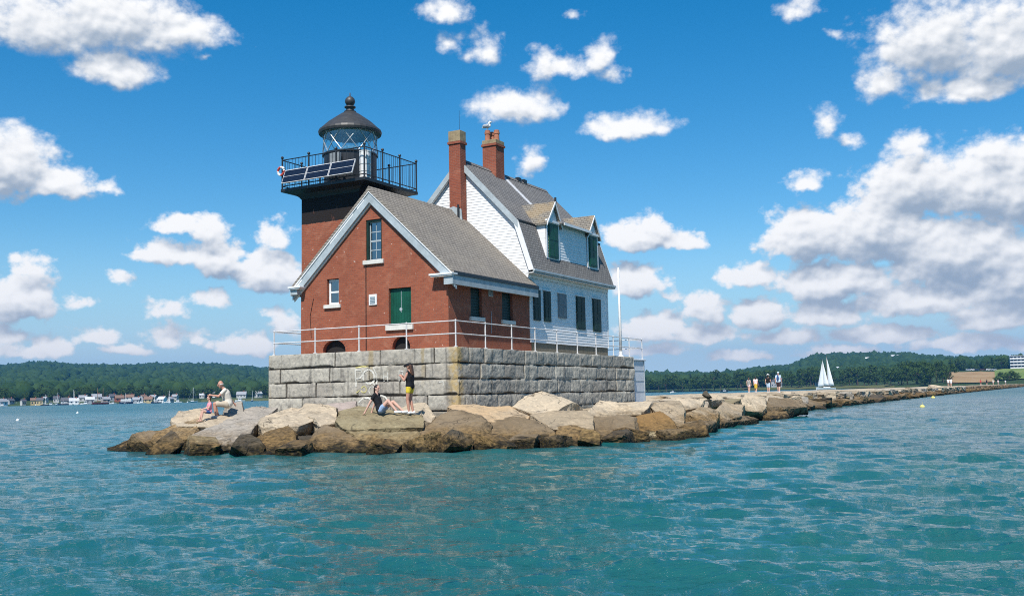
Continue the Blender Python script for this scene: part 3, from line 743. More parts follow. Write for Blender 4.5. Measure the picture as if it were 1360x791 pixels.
mb = MB(); mb.prism([(HR-.15, HZ-.125), (HR, HZ+.045), (HR+.15, HZ-.125), (HR, HZ+.004)], lambda a, b: (7.39, a, b), lambda a, b: (16.19, a, b)); wh.part('ridge_cap', mb, 'white_roof', wr)
def strip(p, q, w0, w1):                                             # board following the gambrel edge, w below the roof line
    return [(p[0], p[1]-w0), (q[0], q[1]-w0), (q[0], q[1]-w1), (p[0], p[1]-w1)]
E1 = [(EV, BK), (BK, (HR, HZ)), ((HR, HZ), (2*HR-BK[0], BK[1])), ((2*HR-BK[0], BK[1]), (2*HR-EV[0], EV[1]))]
for i, (p, q) in enumerate(E1):
    steep = i in (0, 3); sg = 1 if i < 2 else -1
    if steep: poly = [(p[0], p[1]), (q[0], q[1]), (q[0]+.24*sg, q[1]-.02), (p[0]+.24*sg, p[1]-.02)] if i == 0 else [(p[0], p[1]), (q[0], q[1]), (q[0]-.24, q[1]-.02), (p[0]-.24, p[1]-.02)]
    else: poly = strip(p, q, .02, .36)
    for u0, u1 in ((7.355, 7.395), (16.185, 16.23)):
        mb = MB(); mb.prism(poly, lambda a, b: (u0+(.003 if steep else 0), a, b), lambda a, b: (u1, a, b)); wh.part('rake_board', mb, 'white' if steep else 'trim')
    if not steep:
        mb = MB(); mb.prism(strip(p, q, .31, .355), lambda a, b: (7.397, a, b), lambda a, b: (7.525, a, b)); wh.part('rake_soffit', mb, 'white')
mb = MB(); mb.box(7.24, 16.2, .60, .64, 6.86, 7.02); mb.box(7.25, 16.19, .54, .598, 6.93, 7.035); wh.part('gutter', mb, 'trim', bevel=.01)
mb = MB(); mb.box(7.26, 16.18, .641, .995, 6.865, 6.90); mb.box(HU0, HU1, .93, .975, 6.70, 6.862); wh.part('eave_soffit', mb, 'white')
mb = MB(); mb.prism([(BK[0]-.03, BK[1]-.06), (BK[0]-.05, BK[1]+.01), (BK[0]+.02, BK[1]+.05), (BK[0]+.1, BK[1]+.1), (BK[0]+.1, BK[1]+.05)], lambda a, b: (7.405, a, b), lambda a, b: (16.17, a, b)); wh.part('break_flashing', mb, 'black', wr)
def shutter(u0, u1, z0, z1, v, material, label=None):
    mb = MB(); mb.box(u0, u1, v-.055, v-.004, z0, z1); s = wh.part('shutter', mb, material, bevel=.006)
    mb = MB()
    for x0, x1 in ((u0+.06, (u0+u1)/2-.025), ((u0+u1)/2+.025, u1-.06)):
        for a, b in ((z0+.08, (z0+z1)/2-.04), ((z0+z1)/2+.04, z1-.08)): mb.box(x0, x1, v-.066, v-.056, a, b)
    wh.part('shutter_panel', mb, material, s)
    mb = MB(); mb.box(u0-.05, u1+.05, v-.075, v-.002, z1+.002, z1+.055); wh.part('shutter_cap', mb, 'white', s)
    if label: s['label'] = label
    return s
for u0, u1, z0, z1, mm in ((7.86, 8.50, 4.84, 6.21, 'shutter'), (8.86, 9.50, 4.84, 6.22, 'shutter'), (10.30, 11.13, 5.08, 6.22, 'greyboard'), (12.24, 13.18, 4.65, 6.24, 'shutter'), (14.14, 15.06, 4.63, 6.26, 'shutter')):
    shutter(u0, u1, z0, z1, HV0-.02, mm, 'weathered grey board over a window' if mm == 'greyboard' else None)
# dormers
DV = .90
def dormer(u0, u1, uc, zr, ze, zb):
    mb = MB(); clap(mb, zb, ze, GV(DV), lambda z: (u0, u1)); 
    k = len(mb.v); mb.v += [(u0, DV-.004, ze), (u1, DV-.004, ze), (uc, DV-.004, zr-.1)]; mb.f.append((k, k+1, k+2))
    for uu in (u0, u1):
        k = len(mb.v); mb.v += [(uu, DV, zb), (uu, 1.6, zb), (uu, 1.6, ze), (uu, DV, ze)]; mb.f.append((k, k+1, k+2, k+3))
    d = wh.part('dormer', mb, 'siding_v')
    ov = .13; back = 2.7
    for sg, ue in ((-1, u0), (1, u1)):
        half = abs(ue-uc)+ov; zz = zr-(zr-ze)*half/abs(ue-uc)
        mb = MB(); n_ = .09
        mb.prism([(uc, zr), (uc+sg*half, zz), (uc+sg*half, zz-n_), (uc, zr-n_)], lambda a, b: (a, DV-.15, b), lambda a, b: (a, back, b)); wh.part('dormer_roof', mb, 'dormer_roof', d)
        mb = MB(); mb.prism([(uc, zr-.015), (uc+sg*half, zz-.015), (uc+sg*half, zz-.13), (uc, zr-.13)], lambda a, b: (a, DV-.19, b), lambda a, b: (a, DV-.152, b)); wh.part('dormer_trim', mb, 'white', d)
    mb = MB(); mb.box(u0-.06, u1+.06, DV-.14, DV-.03, ze-.10, ze-.0); wh.part('dormer_cornice', mb, 'white', d)
    for uu in (u0, u1-.09):
        mb = MB(); mb.box(uu, uu+.09, DV-.05, DV-.024, zb+.02, ze-.11); wh.part('dormer_board', mb, 'white', d)
    return d
dormer(9.05, 10.36, 9.78, 10.42, 9.50, 7.72)
dormer(13.46, 14.74, 14.15, 10.42, 9.50, 7.72)
shutter(9.26, 10.18, 7.78, 9.36, DV-.03, 'green'); shutter(13.66, 14.52, 7.82, 9.36, DV-.03, 'green')
mb = MB(); clap(mb, 7.80, 9.52, GV(DV+.02), lambda z: (10.365, 13.455)); dl = wh.part('dormer_link_wall', mb, 'siding_v')
mb = MB(); mb.prism([(.62, 9.50), (2.3, 10.22), (2.3, 10.08), (.62, 9.41)], lambda a, b: (10.2, a, b), lambda a, b: (13.6, a, b)); wh.part('link_roof', mb, 'white_roof', dl)
mb = MB(); mb.box(10.4, 13.42, .58, .617, 9.39, 9.51); wh.part('fascia', mb, 'white', dl)
mb = MB(); mb.tube([(11.35, 1.5, 9.7), (11.35, 1.5, 10.95)], .055, 8); wh.part('vent_pipe', mb, 'black', wr)
for uu in (12.9, 13.5):
    mb = MB(); mb.box(uu, uu+.32, HR-.12, HR+.08, HZ-.06, HZ+.14); wh.part('ridge_vent', mb, 'black', wr, bevel=.02)
# chimneys
def chimney(u0, u1, v0, v1, z0, z1, cap, label):
    mb = MB(); mb.box(u0, u1, v0, v1, z0, z1); c = wh.part('chimney', mb, 'chimney_brick'); c['label'] = label
    mb = MB(); mb.box(u0-.05, u1+.05, v0-.05, v1+.05, z1+.002, z1+.11); wh.part('chimney_corbel', mb, 'chimney_brick', c)
    mb = MB(); mb.box(u0-.015, u1+.015, v0-.015, v1+.015, z1+.113, z1+.113+cap); wh.part('chimney_cap', mb, 'cap', c, bevel=.015)
    return c
c1 = chimney(7.02, 7.50, 4.13, 4.74, 9.4, 13.06, .50, 'tall slim brick chimney against the white gable')
mb = MB(); mb.tube([(7.1, 4.2, 13.6), (7.1, 4.2, 14.6)], .008, 5); wh.part('lightning_rod', mb, 'black', c1)
mb = MB(); mb.prism([(4.05, 9.4), (4.9, 9.4), (4.8, 10.08), (4.5, 10.16), (4.1, 10.0)], lambda a, b: (6.96, a, b), lambda a, b: (7.015, a, b)); wh.part('flashing', mb, 'trim', c1)
c2 = chimney(10.15, 10.95, 4.05, 4.80, 11.6, 13.62, .20, 'wide brick chimney with three clay pots on the ridge')
for uu, vv in ((10.36, 4.62), (10.55, 4.22), (10.76, 4.6)):
    mb = MB(); mb.lathe([(.14, 13.93), (.125, 14.25), (.15, 14.27), (.15, 14.37), (.13, 14.38), (.13, 14.46), (.10, 14.46), (.10, 14.1)], (uu, vv, 0), 12); wh.part('chimney_pot', mb, 'pot', c2)
# gull on a chimney pot
gu = Thing('seagull', 'white seagull perched on the clay pots of the far chimney', 'bird', (10.36, 4.62, 14.46))
mb = MB(); mb.ball((10.36, 4.62, 14.69), (.10, .19, .11), 12, 8); mb.ball((10.36, 4.48, 14.86), (.062, .07, .062), 10, 8); mb.tube([(10.36, 4.54, 14.74), (10.36, 4.49, 14.85)], [.085, .05], 10); mb.tube([(10.36, 4.76, 14.67), (10.36, 4.93, 14.64)], [.08, .02], 8)
gu.part('body', mb, 'white_cloth', smooth=True)
M['gull_grey'] = m_plain('gull_grey', (.38, .40, .43), .7, 0, .1, 9); M['beak'] = m_plain('yellow_beak', (.7, .42, .05), .5)
for sg in (-1, 1):
    mb = MB(); mb.ball((10.36+sg*.085, 4.68, 14.70), (.03, .19, .075), 10, 6); gu.part('wing', mb, 'gull_grey', smooth=True)
    mb = MB(); mb.tube([(10.36+sg*.04, 4.62, 14.462), (10.36+sg*.04, 4.62, 14.62)], .010, 6); gu.part('leg', mb, 'beak')
mb = MB(); mb.tube([(10.36, 4.42, 14.855), (10.36, 4.34, 14.84)], [.018, .006], 6); gu.part('beak', mb, 'beak')

# ---------------------------------------------------------------- railing and flagpole
rl = Thing('railing', 'white two-rail pipe railing round the edge of the granite foundation', 'railing', (.15, .15, PZ))
posts = [(.15, v) for v in (.15, 2.35, 4.6, 6.8, 8.97)]+[(u, .15) for u in (2.28, 4.36, 6.38, 8.44, 10.52, 12.6, 14.68, 16.72)]+[(18.6, .20)]+[(u, 8.97) for u in (3.5, 7, 10.5, 14, 16.7)]
for u_, v_ in posts:
    zb = PZ if u_ < 17 else 3.31
    mb = MB(); mb.tube([(u_, v_, zb-.05), (u_, v_, PZ+.98)], .028, 8); mb.ball((u_, v_, PZ+.98), .043, 8, 6); mb.ball((u_, v_, PZ+.50), .040, 8, 6); mb.lathe([(.08, zb-.02), (.08, zb+.03)], (u_, v_, 0), 10)
    rl.part('post', mb, 'rail')
for h in (.50, .97):
    for a, b in (((.15, .15), (.15, 8.97)), ((.15, .15), (16.72, .15)), ((16.72, .15), (18.6, .20)), ((.15, 8.97), (16.7, 8.97)), ((18.6, .2), (18.6, 2.6))):
        mb = MB(); mb.tube([(a[0], a[1], PZ+h), (b[0], b[1], PZ+h)], .022, 8); rl.part('rail', mb, 'rail')
fp = Thing('flagpole', 'slim bare white flagpole behind the railing at the right end', 'flagpole', (16.55, .55, PZ))
mb = MB(); mb.tube([(16.55, .55, PZ), (16.55, .55, 7.95)], [.075, .05], 12); mb.ball((16.55, .55, 7.97), .055, 10, 6); fp.part('pole', mb, 'white', smooth=True)
mb = MB(); mb.lathe([(.16, PZ), (.16, PZ+.06), (.09, PZ+.1), (.09, PZ+.3)], (16.55, .55, 0), 12); fp.part('base', mb, 'white')
mb = MB(); mb.tube([(16.49, .49, PZ+.9), (16.50, .50, 7.8)], .008, 5); fp.part('halyard', mb, 'white')
ROCKS=[
  ('low dark weed-covered boulder trailing into the water at the far left tip', 'weed', 2.0, [(-13.91, 33.9, 0.02), (-13.03, 34.2, 0.24), (-12.76, 34.8, 0.57), (-12.26, 34.8, 0.61), (-11.46, 33.4, 0.17), (-11.94, 33.0, 0.01)]),
  ('tan angular block sloping down left of the seated man', 'tan', 1.6, [(-12.1, 33.0, 0.33), (-12.09, 33.6, 0.58), (-11.45, 33.8, 0.71), (-10.89, 34.2, 0.99), (-10.36, 34.0, 0.81), (-10.42, 32.2, 0.38), (-11.02, 32.2, 0.18), (-11.73, 32.6, 0.17)]),
  ('flat cream slab under the feet of the seated man', 'cream', 2.6, [(-11.96, 34.6, 1.01), (-12.15, 36.0, 1.25), (-11.54, 36.5, 1.28), (-9.54, 34.3, 0.97), (-9.59, 33.4, 0.76), (-10.05, 33.0, 0.69), (-11.16, 33.4, 0.67), (-11.56, 33.6, 0.72)]),
  ('squat grey speckled block the seated man sits on', 'grey', 1.4, [(-10.36, 35.3, 1.22), (-10.37, 35.8, 1.48), (-9.91, 36.0, 1.53), (-9.64, 35.4, 1.26), (-9.52, 34.8, 1.0), (-10.16, 34.8, 1.02)]),
  ('huge grey slab tilting toward the water right of the seated man', 'grey', 1.4, [(-10.01, 30.6, 0.15), (-10.27, 31.6, 0.5), (-10.05, 33.0, 0.74), (-9.59, 34.2, 0.94), (-9.83, 36.4, 1.3), (-9.6, 37.0, 1.37), (-8.72, 36.5, 1.28), (-8.53, 34.0, 1.08), (-8.37, 32.0, 0.76), (-8.29, 29.9, 0.11), (-8.64, 29.8, 0.06)]),
  ('cream rounded block between grey slab and dark cleft', 'cream', 2.2, [(-8.1, 31.6, 0.86), (-8.21, 32.8, 1.1), (-7.72, 34.5, 1.31), (-6.84, 34.2, 1.3), (-6.38, 32.0, 0.96), (-6.75, 30.6, 0.64), (-7.68, 30.8, 0.55)]),
  ('dark wedge-shaped rock leaning beside the black cleft', 'dark', 1.5, [(-8.27, 29.6, 0.08), (-7.68, 30.6, 0.59), (-7.03, 30.9, 0.82), (-6.6, 30.0, 0.54), (-6.46, 29.3, 0.06), (-7.56, 29.1, -0.01)]),
  ('pale boulder with flat left face right of the cream block', 'cream', 2.0, [(-7.32, 33.4, 1.12), (-7.27, 34.6, 1.46), (-6.83, 34.4, 1.35), (-5.94, 33.2, 1.3), (-5.57, 31.4, 0.75), (-6.08, 31.2, 0.74), (-6.36, 31.8, 0.97)]),
  ('thin pinkish slab lying behind the pale boulder', 'pink', 1.0, [(-7.12, 34.8, 1.25), (-6.56, 35.6, 1.44), (-5.53, 35.6, 1.5), (-5.3, 34.6, 1.26), (-6.03, 34.0, 1.11)]),
  ('brown rounded boulder low at waterline left of the sitting woman', 'brown', 1.8, [(-6.29, 30.4, 0.41), (-5.92, 31.0, 0.79), (-5.31, 30.6, 0.65), (-4.46, 29.8, 0.26), (-3.72, 29.1, 0.04), (-4.69, 29.0, 0.0), (-5.47, 29.1, 0.03), (-6.04, 29.6, 0.17)]),
  ('long flat-topped block the sitting woman rests on', 'olive', 2.4, [(-5.51, 30.8, 0.9), (-5.73, 32.6, 1.2), (-5.25, 33.6, 1.3), (-3.75, 32.8, 1.14), (-2.93, 31.9, 1.01), (-2.77, 30.7, 0.71), (-2.96, 30.2, 0.53), (-4.2, 30.1, 0.54), (-5.12, 30.3, 0.59)]),
  ('wide olive-brown block beneath the long flat-topped block', 'olive', 1.8, [(-5.15, 30.3, 0.64), (-2.89, 30.0, 0.56), (-2.77, 29.6, 0.19), (-3.43, 29.1, 0.04), (-4.06, 29.2, 0.07), (-4.43, 29.6, 0.27)]),
  ('peaked cream boulder right of the standing woman', 'cream', 1.6, [(-3.87, 33.6, 1.2), (-3.6, 34.4, 1.39), (-3.07, 34.4, 1.43), (-2.57, 32.6, 0.97), (-2.76, 31.0, 0.59), (-3.04, 31.8, 0.9)]),
  ('big dark-based boulder left of the orange slab', 'brown', 2.2, [(-2.94, 29.7, 0.19), (-2.88, 30.8, 0.55), (-2.5, 32.0, 0.96), (-1.98, 32.6, 1.13), (-1.03, 31.6, 0.94), (-0.73, 30.8, 0.65), (-0.76, 29.9, 0.18), (-1.07, 29.6, -0.02), (-2.61, 29.3, -0.01)]),
  ('flat orange-tan slab against the foundation corner', 'orange', 2.0, [(-2.32, 34.4, 1.23), (-2.19, 34.8, 1.3), (-0.15, 34.6, 1.19), (0.52, 33.2, 0.89), (0.26, 31.8, 0.62), (-0.76, 32.0, 0.75), (-1.41, 32.6, 0.9)]),
  ('pale triangular rock rising to a peak against the granite wall', 'cream', 0.9, [(-0.02, 34.6, 1.18), (0.38, 35.2, 1.54), (1.01, 35.6, 1.74), (1.22, 35.5, 1.63), (2.52, 34.6, 1.11), (1.89, 33.8, 0.95), (0.54, 33.8, 0.98)]),
  ('long box-like block under the pale triangular rock', 'tan', 1.9, [(0.27, 32.8, 0.91), (0.94, 33.6, 1.0), (2.48, 33.8, 1.02), (2.64, 33.2, 0.9), (2.56, 31.8, 0.45), (1.25, 31.6, 0.49), (0.93, 31.9, 0.65)]),
  ('brown slab sloping to the water below the orange slab', 'brown', 1.9, [(-0.83, 30.8, 0.37), (-0.76, 32.0, 0.78), (-0.03, 32.4, 0.92), (0.69, 31.8, 0.73), (1.25, 31.0, 0.44), (1.25, 30.5, 0.11), (0.14, 30.0, -0.02), (-0.68, 29.9, 0.0)]),
  ('small tan wedge at waterline beneath the box-like block', 'tan', 1.5, [(1.15, 30.9, 0.19), (1.41, 31.8, 0.57), (1.95, 31.9, 0.58), (3.13, 31.8, 0.13), (2.34, 31.0, -0.02), (1.25, 30.6, -0.0)]),
  ('flat pale slab near the right end of the foundation', 'cream', 1.8, [(2.54, 34.6, 0.98), (3.14, 36.2, 1.32), (5.14, 37.0, 1.24), (4.91, 36.0, 1.07), (4.42, 35.0, 0.83), (3.77, 34.6, 0.8), (2.7, 34.0, 0.78)]),
  ('shadowed brown block under the flat pale slab', 'brown', 1.8, [(2.63, 33.8, 0.79), (3.81, 34.2, 0.86), (4.32, 33.8, 0.7), (4.05, 32.6, 0.15), (2.86, 32.0, 0.08), (2.64, 32.8, 0.42)]),
  ('large smooth rusty boulder with a barnacle band at waterline', 'rust', 2.0, [(3.7, 33.8, 0.56), (4.37, 34.6, 0.78), (5.12, 35.0, 0.92), (5.44, 34.6, 0.68), (5.61, 33.8, 0.22), (5.51, 33.4, -0.01), (4.63, 32.9, -0.05), (4.03, 32.9, -0.03), (3.83, 33.2, 0.25)]),
  ('tan block behind the rusty boulder', 'tan', 1.8, [(5.02, 36.6, 1.06), (5.62, 37.6, 1.2), (6.35, 38.0, 1.24), (6.34, 37.0, 0.94), (6.01, 35.2, 0.37), (5.56, 34.6, 0.27), (5.41, 35.6, 0.63)]),
  ('black-shadowed low rock filling the cleft at waterline', 'dark', 1.4, [(-6.75, 29.8, 0.04), (-6.79, 30.8, 0.44), (-6.23, 30.8, 0.48), (-5.81, 29.6, 0.03)]),
  ('low weed-dark rock between the two brown boulders', 'dark', 1.2, [(-3.78, 29.1, 0.0), (-3.46, 29.8, 0.24), (-2.77, 29.6, 0.15), (-2.54, 29.0, -0.04)]),
  ('upright dark wedge stone standing on the breakwater top', 'dark', 0.5, [(8.93, 47.0, 1.44), (9.04, 47.2, 1.55), (9.15, 47.2, 1.58), (9.31, 46.6, 1.29), (9.11, 46.5, 1.23)]),
  ('pale leaning slab right of the upright wedge stone', 'cream', 1.0, [(9.31, 48.0, 1.54), (9.92, 48.5, 1.46), (10.17, 48.0, 1.16), (9.31, 46.8, 1.15)]),
  ('large pale block with a vertical joint below the walkers', 'cream', 2.6, [(11.92, 52.0, 1.1), (12.59, 54.0, 1.32), (13.74, 54.5, 1.18), (13.33, 52.5, 0.68), (12.83, 51.5, 0.43), (11.71, 51.0, 0.54)]),
  ('dark block with bright upper edge right of the pale jointed block', 'brown', 2.4, [(13.46, 53.0, 0.67), (14.41, 56.0, 1.12), (16.59, 58.0, 0.98), (16.8, 57.0, 0.55), (15.21, 55.0, 0.4), (13.61, 53.0, 0.43)]),
  ('low tan rock at waterline below the pale jointed block', 'tan', 2.0, [(12.82, 51.5, 0.27), (13.73, 53.0, 0.46), (14.76, 54.0, 0.34), (14.6, 53.0, 0.13), (12.92, 51.0, 0.09)]),
  ('long brown boulder at waterline right of the rusty boulder', 'brown', 1.8, [(6.06, 36.0, 0.45), (7.19, 38.5, 0.52), (7.77, 38.5, 0.4), (7.41, 37.6, 0.26), (5.92, 34.6, 0.03)]),
  ('mottled tan boulder above the long brown boulder', 'tan', 2.0, [(6.56, 38.5, 0.77), (7.58, 40.5, 0.92), (8.55, 41.5, 0.76), (7.93, 39.0, 0.38), (6.91, 37.8, 0.38)]),
  ('flat cream slab capping the breakwater beside the foundation', 'cream', 2.4, [(6.1, 40.0, 1.14), (7.01, 42.5, 1.29), (8.32, 43.5, 1.19), (7.77, 41.5, 0.91), (6.73, 40.0, 0.83)]),
  ('broad tan boulder midway up the breakwater side', 'tan', 2.2, [(8.8, 43.5, 0.73), (9.95, 47.0, 1.03), (11.1, 48.0, 0.85), (10.28, 45.0, 0.43), (9.07, 43.0, 0.24)]),
  ('brown tilted stone at waterline before the jointed block', 'brown', 1.8, [(8.63, 42.0, 0.22), (9.53, 44.5, 0.46), (10.87, 46.5, 0.42), (11.36, 46.5, 0.24), (10.04, 44.0, 0.03)]),
]
PEOPLE = {'stander': (-3.34, 31.9, 1.06), 'sitter': (-4.3, 31.9, 1.10), 'man': (-10.08, 34.9, 1.0), 'child': (-10.48, 34.15, 1.04)}
# ================================================================ camera (a person standing on the deck of a small boat)
CAM_Z = 1.65
pitch, roll = R(5.52), R(1.15)
f_ = Vector((0, math.cos(pitch), math.sin(pitch))); r0 = Vector((1, 0, 0)); u0_ = r0.cross(f_)
rr_ = r0*math.cos(roll)-u0_*math.sin(roll); uu_ = u0_*math.cos(roll)+r0*math.sin(roll)
cam = bpy.data.objects.new('camera', bpy.data.cameras.new('camera')); COL.objects.link(cam)
mx = Matrix((rr_, uu_, -f_)).transposed().to_4x4(); mx.translation = (0, 0, CAM_Z); cam.matrix_world = mx
cam.data.lens = 34.70; cam.data.sensor_width = 36; cam.data.clip_start = .1; cam.data.clip_end = 60000
S.camera = cam

# ================================================================ sun and sky
lx, ly = -.728, -.198                                                 # direction to the sun in the house's frame
sx, sy = lx*UX-ly*UY, lx*UY+ly*UX
SUN_EL = R(53)
sd = Vector((sx, sy, 0)).normalized()*math.cos(SUN_EL)+Vector((0, 0, math.sin(SUN_EL)))
sl = bpy.data.lights.new('sun', 'SUN'); sl.energy = SUN_E; sl.angle = R(.53); sl.color = (1, .955, .88)
so = bpy.data.objects.new('sun', sl); COL.objects.link(so); so.location = sd*100
so.rotation_euler = sd.to_track_quat('Z', 'Y').to_euler()

CLOUDS = [(-25.8,19.8,3.4,1.8),(-22.4,20.5,4.4,2.1),(-18.8,20.1,2.8,1.3),(-22.3,17.8,2.4,1.1),(-17.4,18.8,.4,.3),(-27.2,12.6,2.2,2.0),(-25.0,11.7,1.8,1.0),(-22.6,11.5,.8,.4),
 (-26.6,5.5,1.7,1.3),(-26.2,7.2,.9,.6),(-21.9,6.7,.7,.4),(-23.8,5.3,.7,.4),(-19.3,8.1,1.9,.8),(-16.6,7.9,1.6,1.0),(-14.1,7.2,2.1,1.2),(-18.7,9.7,1.5,.5),(-17.1,9.5,.9,.7),(-13.5,9.2,1.0,.7),
 (-19.2,5.0,1.1,.5),(-17.0,5.5,1.0,.5),(-13.7,4.9,1.0,.4),(-22.8,3.5,1.3,.5),(-21.5,2.8,1.0,.3),(-19.3,3.6,1.0,.6),(-17.8,3.4,.7,.4),(-15.2,3.1,1.6,.7),(-25.2,3.0,1.0,.5),(-26.6,2.7,1.7,.4),(-27.2,3.5,.8,.5),(-12.9,4.2,.9,.6),
 (-3.7,21.9,1.4,.7),(-3.5,20.1,.9,.5),(-1.3,19.8,.9,.9),(.5,16.6,2.9,1.1),(2.2,19.0,1.0,1.1),(3.0,18.6,1.8,.7),(5.5,19.2,1.0,1.1),(6.2,18.2,.9,.5),(6.9,15.2,2.8,.8),(9.1,15.3,.6,.5),(1.3,13.5,.7,1.0),
 (7.3,8.9,2.1,.9),(8.3,9.6,1.0,.7),(9.7,8.5,1.1,.5),(7.2,6.3,1.7,1.0),(9.1,5.4,.5,.3),(24.0,18.4,3.6,2.3),(27.5,17.7,3.1,2.7),(21.3,16.4,1.3,1.2),(25.7,15.5,2.8,.9),
 (22.6,11.1,2.7,1.8),(25.8,10.6,2.8,2.1),(27.7,10.4,1.7,2.5),(22.5,12.9,1.0,.8),(26.5,12.4,1.0,.8),(17.2,8.5,2.8,1.6),(16.9,9.5,1.1,.8),(20.6,8.7,3.0,2.2),(24.5,7.2,4.2,2.0),(27.1,5.8,3.1,2.3),
 (13.6,6.3,1.8,.7),(18.3,5.9,3.2,1.2),(11.0,4.8,1.3,1.0),(8.2,3.7,1.9,.8),(14.2,4.4,1.6,1.1),(17.8,4.1,2.2,.8),(22.4,4.6,3.6,1.0),(26.4,3.7,2.6,.9),(15.2,2.9,2.2,.5),(10.8,3.2,1.9,.6),(20.6,2.9,2.6,.5),(24.4,2.2,2.4,.45),(8.2,2.4,2.0,.35),(13.2,1.9,1.8,.3),(18.3,1.9,2.0,.3),(27.5,2.0,1.8,.35),
 (18.3,14.6,.7,.7),(19.6,13.4,.5,.4),(16.9,11.4,1.0,.6),(17.0,20.7,1.1,.6),(19.0,19.2,.6,.3),(4.0,21.4,.6,.3),
 (-36,14,5,2.5),(-40,6,5,2),(36,12,5,3),(40,6,6,2.5),(-8,34,6,3),(14,38,8,4),(30,30,7,4),(-30,32,6,3)]
wd = bpy.data.worlds.new('World'); S.world = wd; wd.use_nodes = True
t = NT(wd.node_tree)
dirv = t.n('ShaderNodeTexCoord').outputs['Generated']
ds_ = t.sep(dirv)
az = t.math('MULTIPLY', t.math('ARCTAN2', ds_[0], ds_[1]), 57.2958)
el = t.math('MULTIPLY', t.math('ARCSINE', ds_[2]), 57.2958)
pv = t.comb(az, el)
def puffs(off, detail=10, rough=.61, vd=3.0):                                                      # cauliflower detail: rounded cells on top of soft fractal noise
    q = t.vm('ADD', t.vm('MULTIPLY', pv, (.62, .80, 0)).outputs[0], off+(0,)).outputs[0]
    a_ = t.noise(q, .8, detail, rough, .15)
    v_ = t.n('ShaderNodeTexVoronoi', {'Vector': q, 'Scale': 1.5, 'Detail': vd, 'Roughness': .55, 'Lacunarity': 2.1, 'Smoothness': .35}, feature='SMOOTH_F1', normalize=True, voronoi_dimensions='2D').outputs[0]
    return t.math('ADD', t.math('MULTIPLY', t.math('SUBTRACT', a_, .5), 1.25), t.math('MULTIPLY', t.math('SUBTRACT', .42, v_), .75))
warp = t.n('ShaderNodeTexNoise', {'Vector': pv, 'Scale': .8, 'Detail': 3, 'Roughness': .5}).outputs[1]
wv = t.vm('MULTIPLY', t.vm('SUBTRACT', warp, (.5, .5, .5)).outputs[0], (1.5, .8, 0)).outputs[0]
fine = puffs((0, 0)); la = puffs((0, 0), 4, .5, 1.0); lb = puffs((-.09, .24), 4, .5, 1.0)
def field(offset):
    P = t.vm('ADD', t.vm('ADD', pv, wv).outputs[0], offset+(0,)).outputs[0]
    cur = None; q = P; pa, pe, pra, pre = 0.0, 0.0, 1.0, 1.0             # each blob's frame is reached from the one before it
    for a, e, ra, re in CLOUDS:
        rs_ = min(1.15, max(.45, math.sqrt(ra*re)*.8)); gr = 1.16 if rs_ > .8 else 1.3
        ra *= gr; re *= gr*1.2; e -= re*.20
        q = t.n('ShaderNodeVectorMath', {0: q, 1: (pra/ra, pre/re, 0), 2: ((pa-a)/ra, (pe-e)/re, 0)}, operation='MULTIPLY_ADD').outputs[0]
        pa, pe, pra, pre = a, e, ra, re
        qb = t.vm('MAXIMUM', q, t.vm('MULTIPLY', q, (1, -1.75, 0)).outputs[0]).outputs[0]   # flat bases
        l = t.vm('LENGTH', qb).outputs['Value']
        l = t.math('MULTIPLY_ADD', l, rs_, -rs_)
        cur = l if cur is None else t.math('SMOOTH_MIN', cur, l, .25)
    return t.math('MULTIPLY', cur, -1.0)
f0 = field((0, 0)); f1 = field((-.2, 1.15))
soft = t.ramp(el, 8, 17, .0, .35)                                    # high clouds are wispier, low ones crisp
dens = t.math('ADD', f0, fine)
alpha = t.n('ShaderNodeMapRange', {0: dens, 1: .04, 2: t.math('ADD', .40, soft), 3: 0.0, 4: 1.0}, interpolation_type='SMOOTHSTEP').outputs[0]
relief = t.math('SUBTRACT', la, lb)
vert = t.math('SUBTRACT', f0, f1)                                    # >0 near the top of a cloud, <0 near its base
lit = t.math('ADD', t.math('MULTIPLY', relief, .85), t.math('MULTIPLY', vert, .95))
lit = t.math('ADD', lit, t.math('MULTIPLY', t.math('SUBTRACT', fine, la), .35))
lit = t.math('ADD', lit, .50)
lit = t.math('SUBTRACT', lit, t.math('MULTIPLY', t.ramp(f0, .35, .9), .28))
lit = t.ramp(lit, -.15, 1.0)
ccol = t.mix(lit, (.36, .45, .57), (1.08, 1.08, 1.08))
ccol = t.mix(t.ramp(el, 0, 6, .45, 0), ccol, (1.32, 1.26, 1.14))
sky = t.n('ShaderNodeTexSky', sky_type='NISHITA', sun_disc=False, sun_elevation=SUN_EL, sun_rotation=math.atan2(sd.x, sd.y), altitude=0, air_density=1.0, dust_density=.35, ozone_density=2.2)
hs = t.n('ShaderNodeHueSaturation', {'Hue': .495, 'Saturation': SKY_SAT, 'Value': 1.0, 'Color': sky.outputs[0]}).outputs[0]
hs = t.mix(t.ramp(el, -1, 10, .9, 0), hs, (2.6, 4.5, 6.4))
hs = t.mix(t.ramp(el, .2, 5, .85, 0), hs, (4.7, 6.2, 7.2))           # paler towards the horizon
b1 = t.n('ShaderNodeBackground', {'Color': hs, 'Strength': SKY_STR})
b2 = t.n('ShaderNodeBackground', {'Color': ccol, 'Strength': CLOUD_STR})
am = t.math('MULTIPLY', alpha, t.ramp(el, -.5, .6))
mxs = t.n('ShaderNodeMixShader', {0: am, 1: b1.outputs[0], 2: b2.outputs[0]})
t.n('ShaderNodeOutputWorld', {'Surface': mxs.outputs[0]})
wd.cycles.sampling_method = 'MANUAL'; wd.cycles.sample_map_resolution = 256

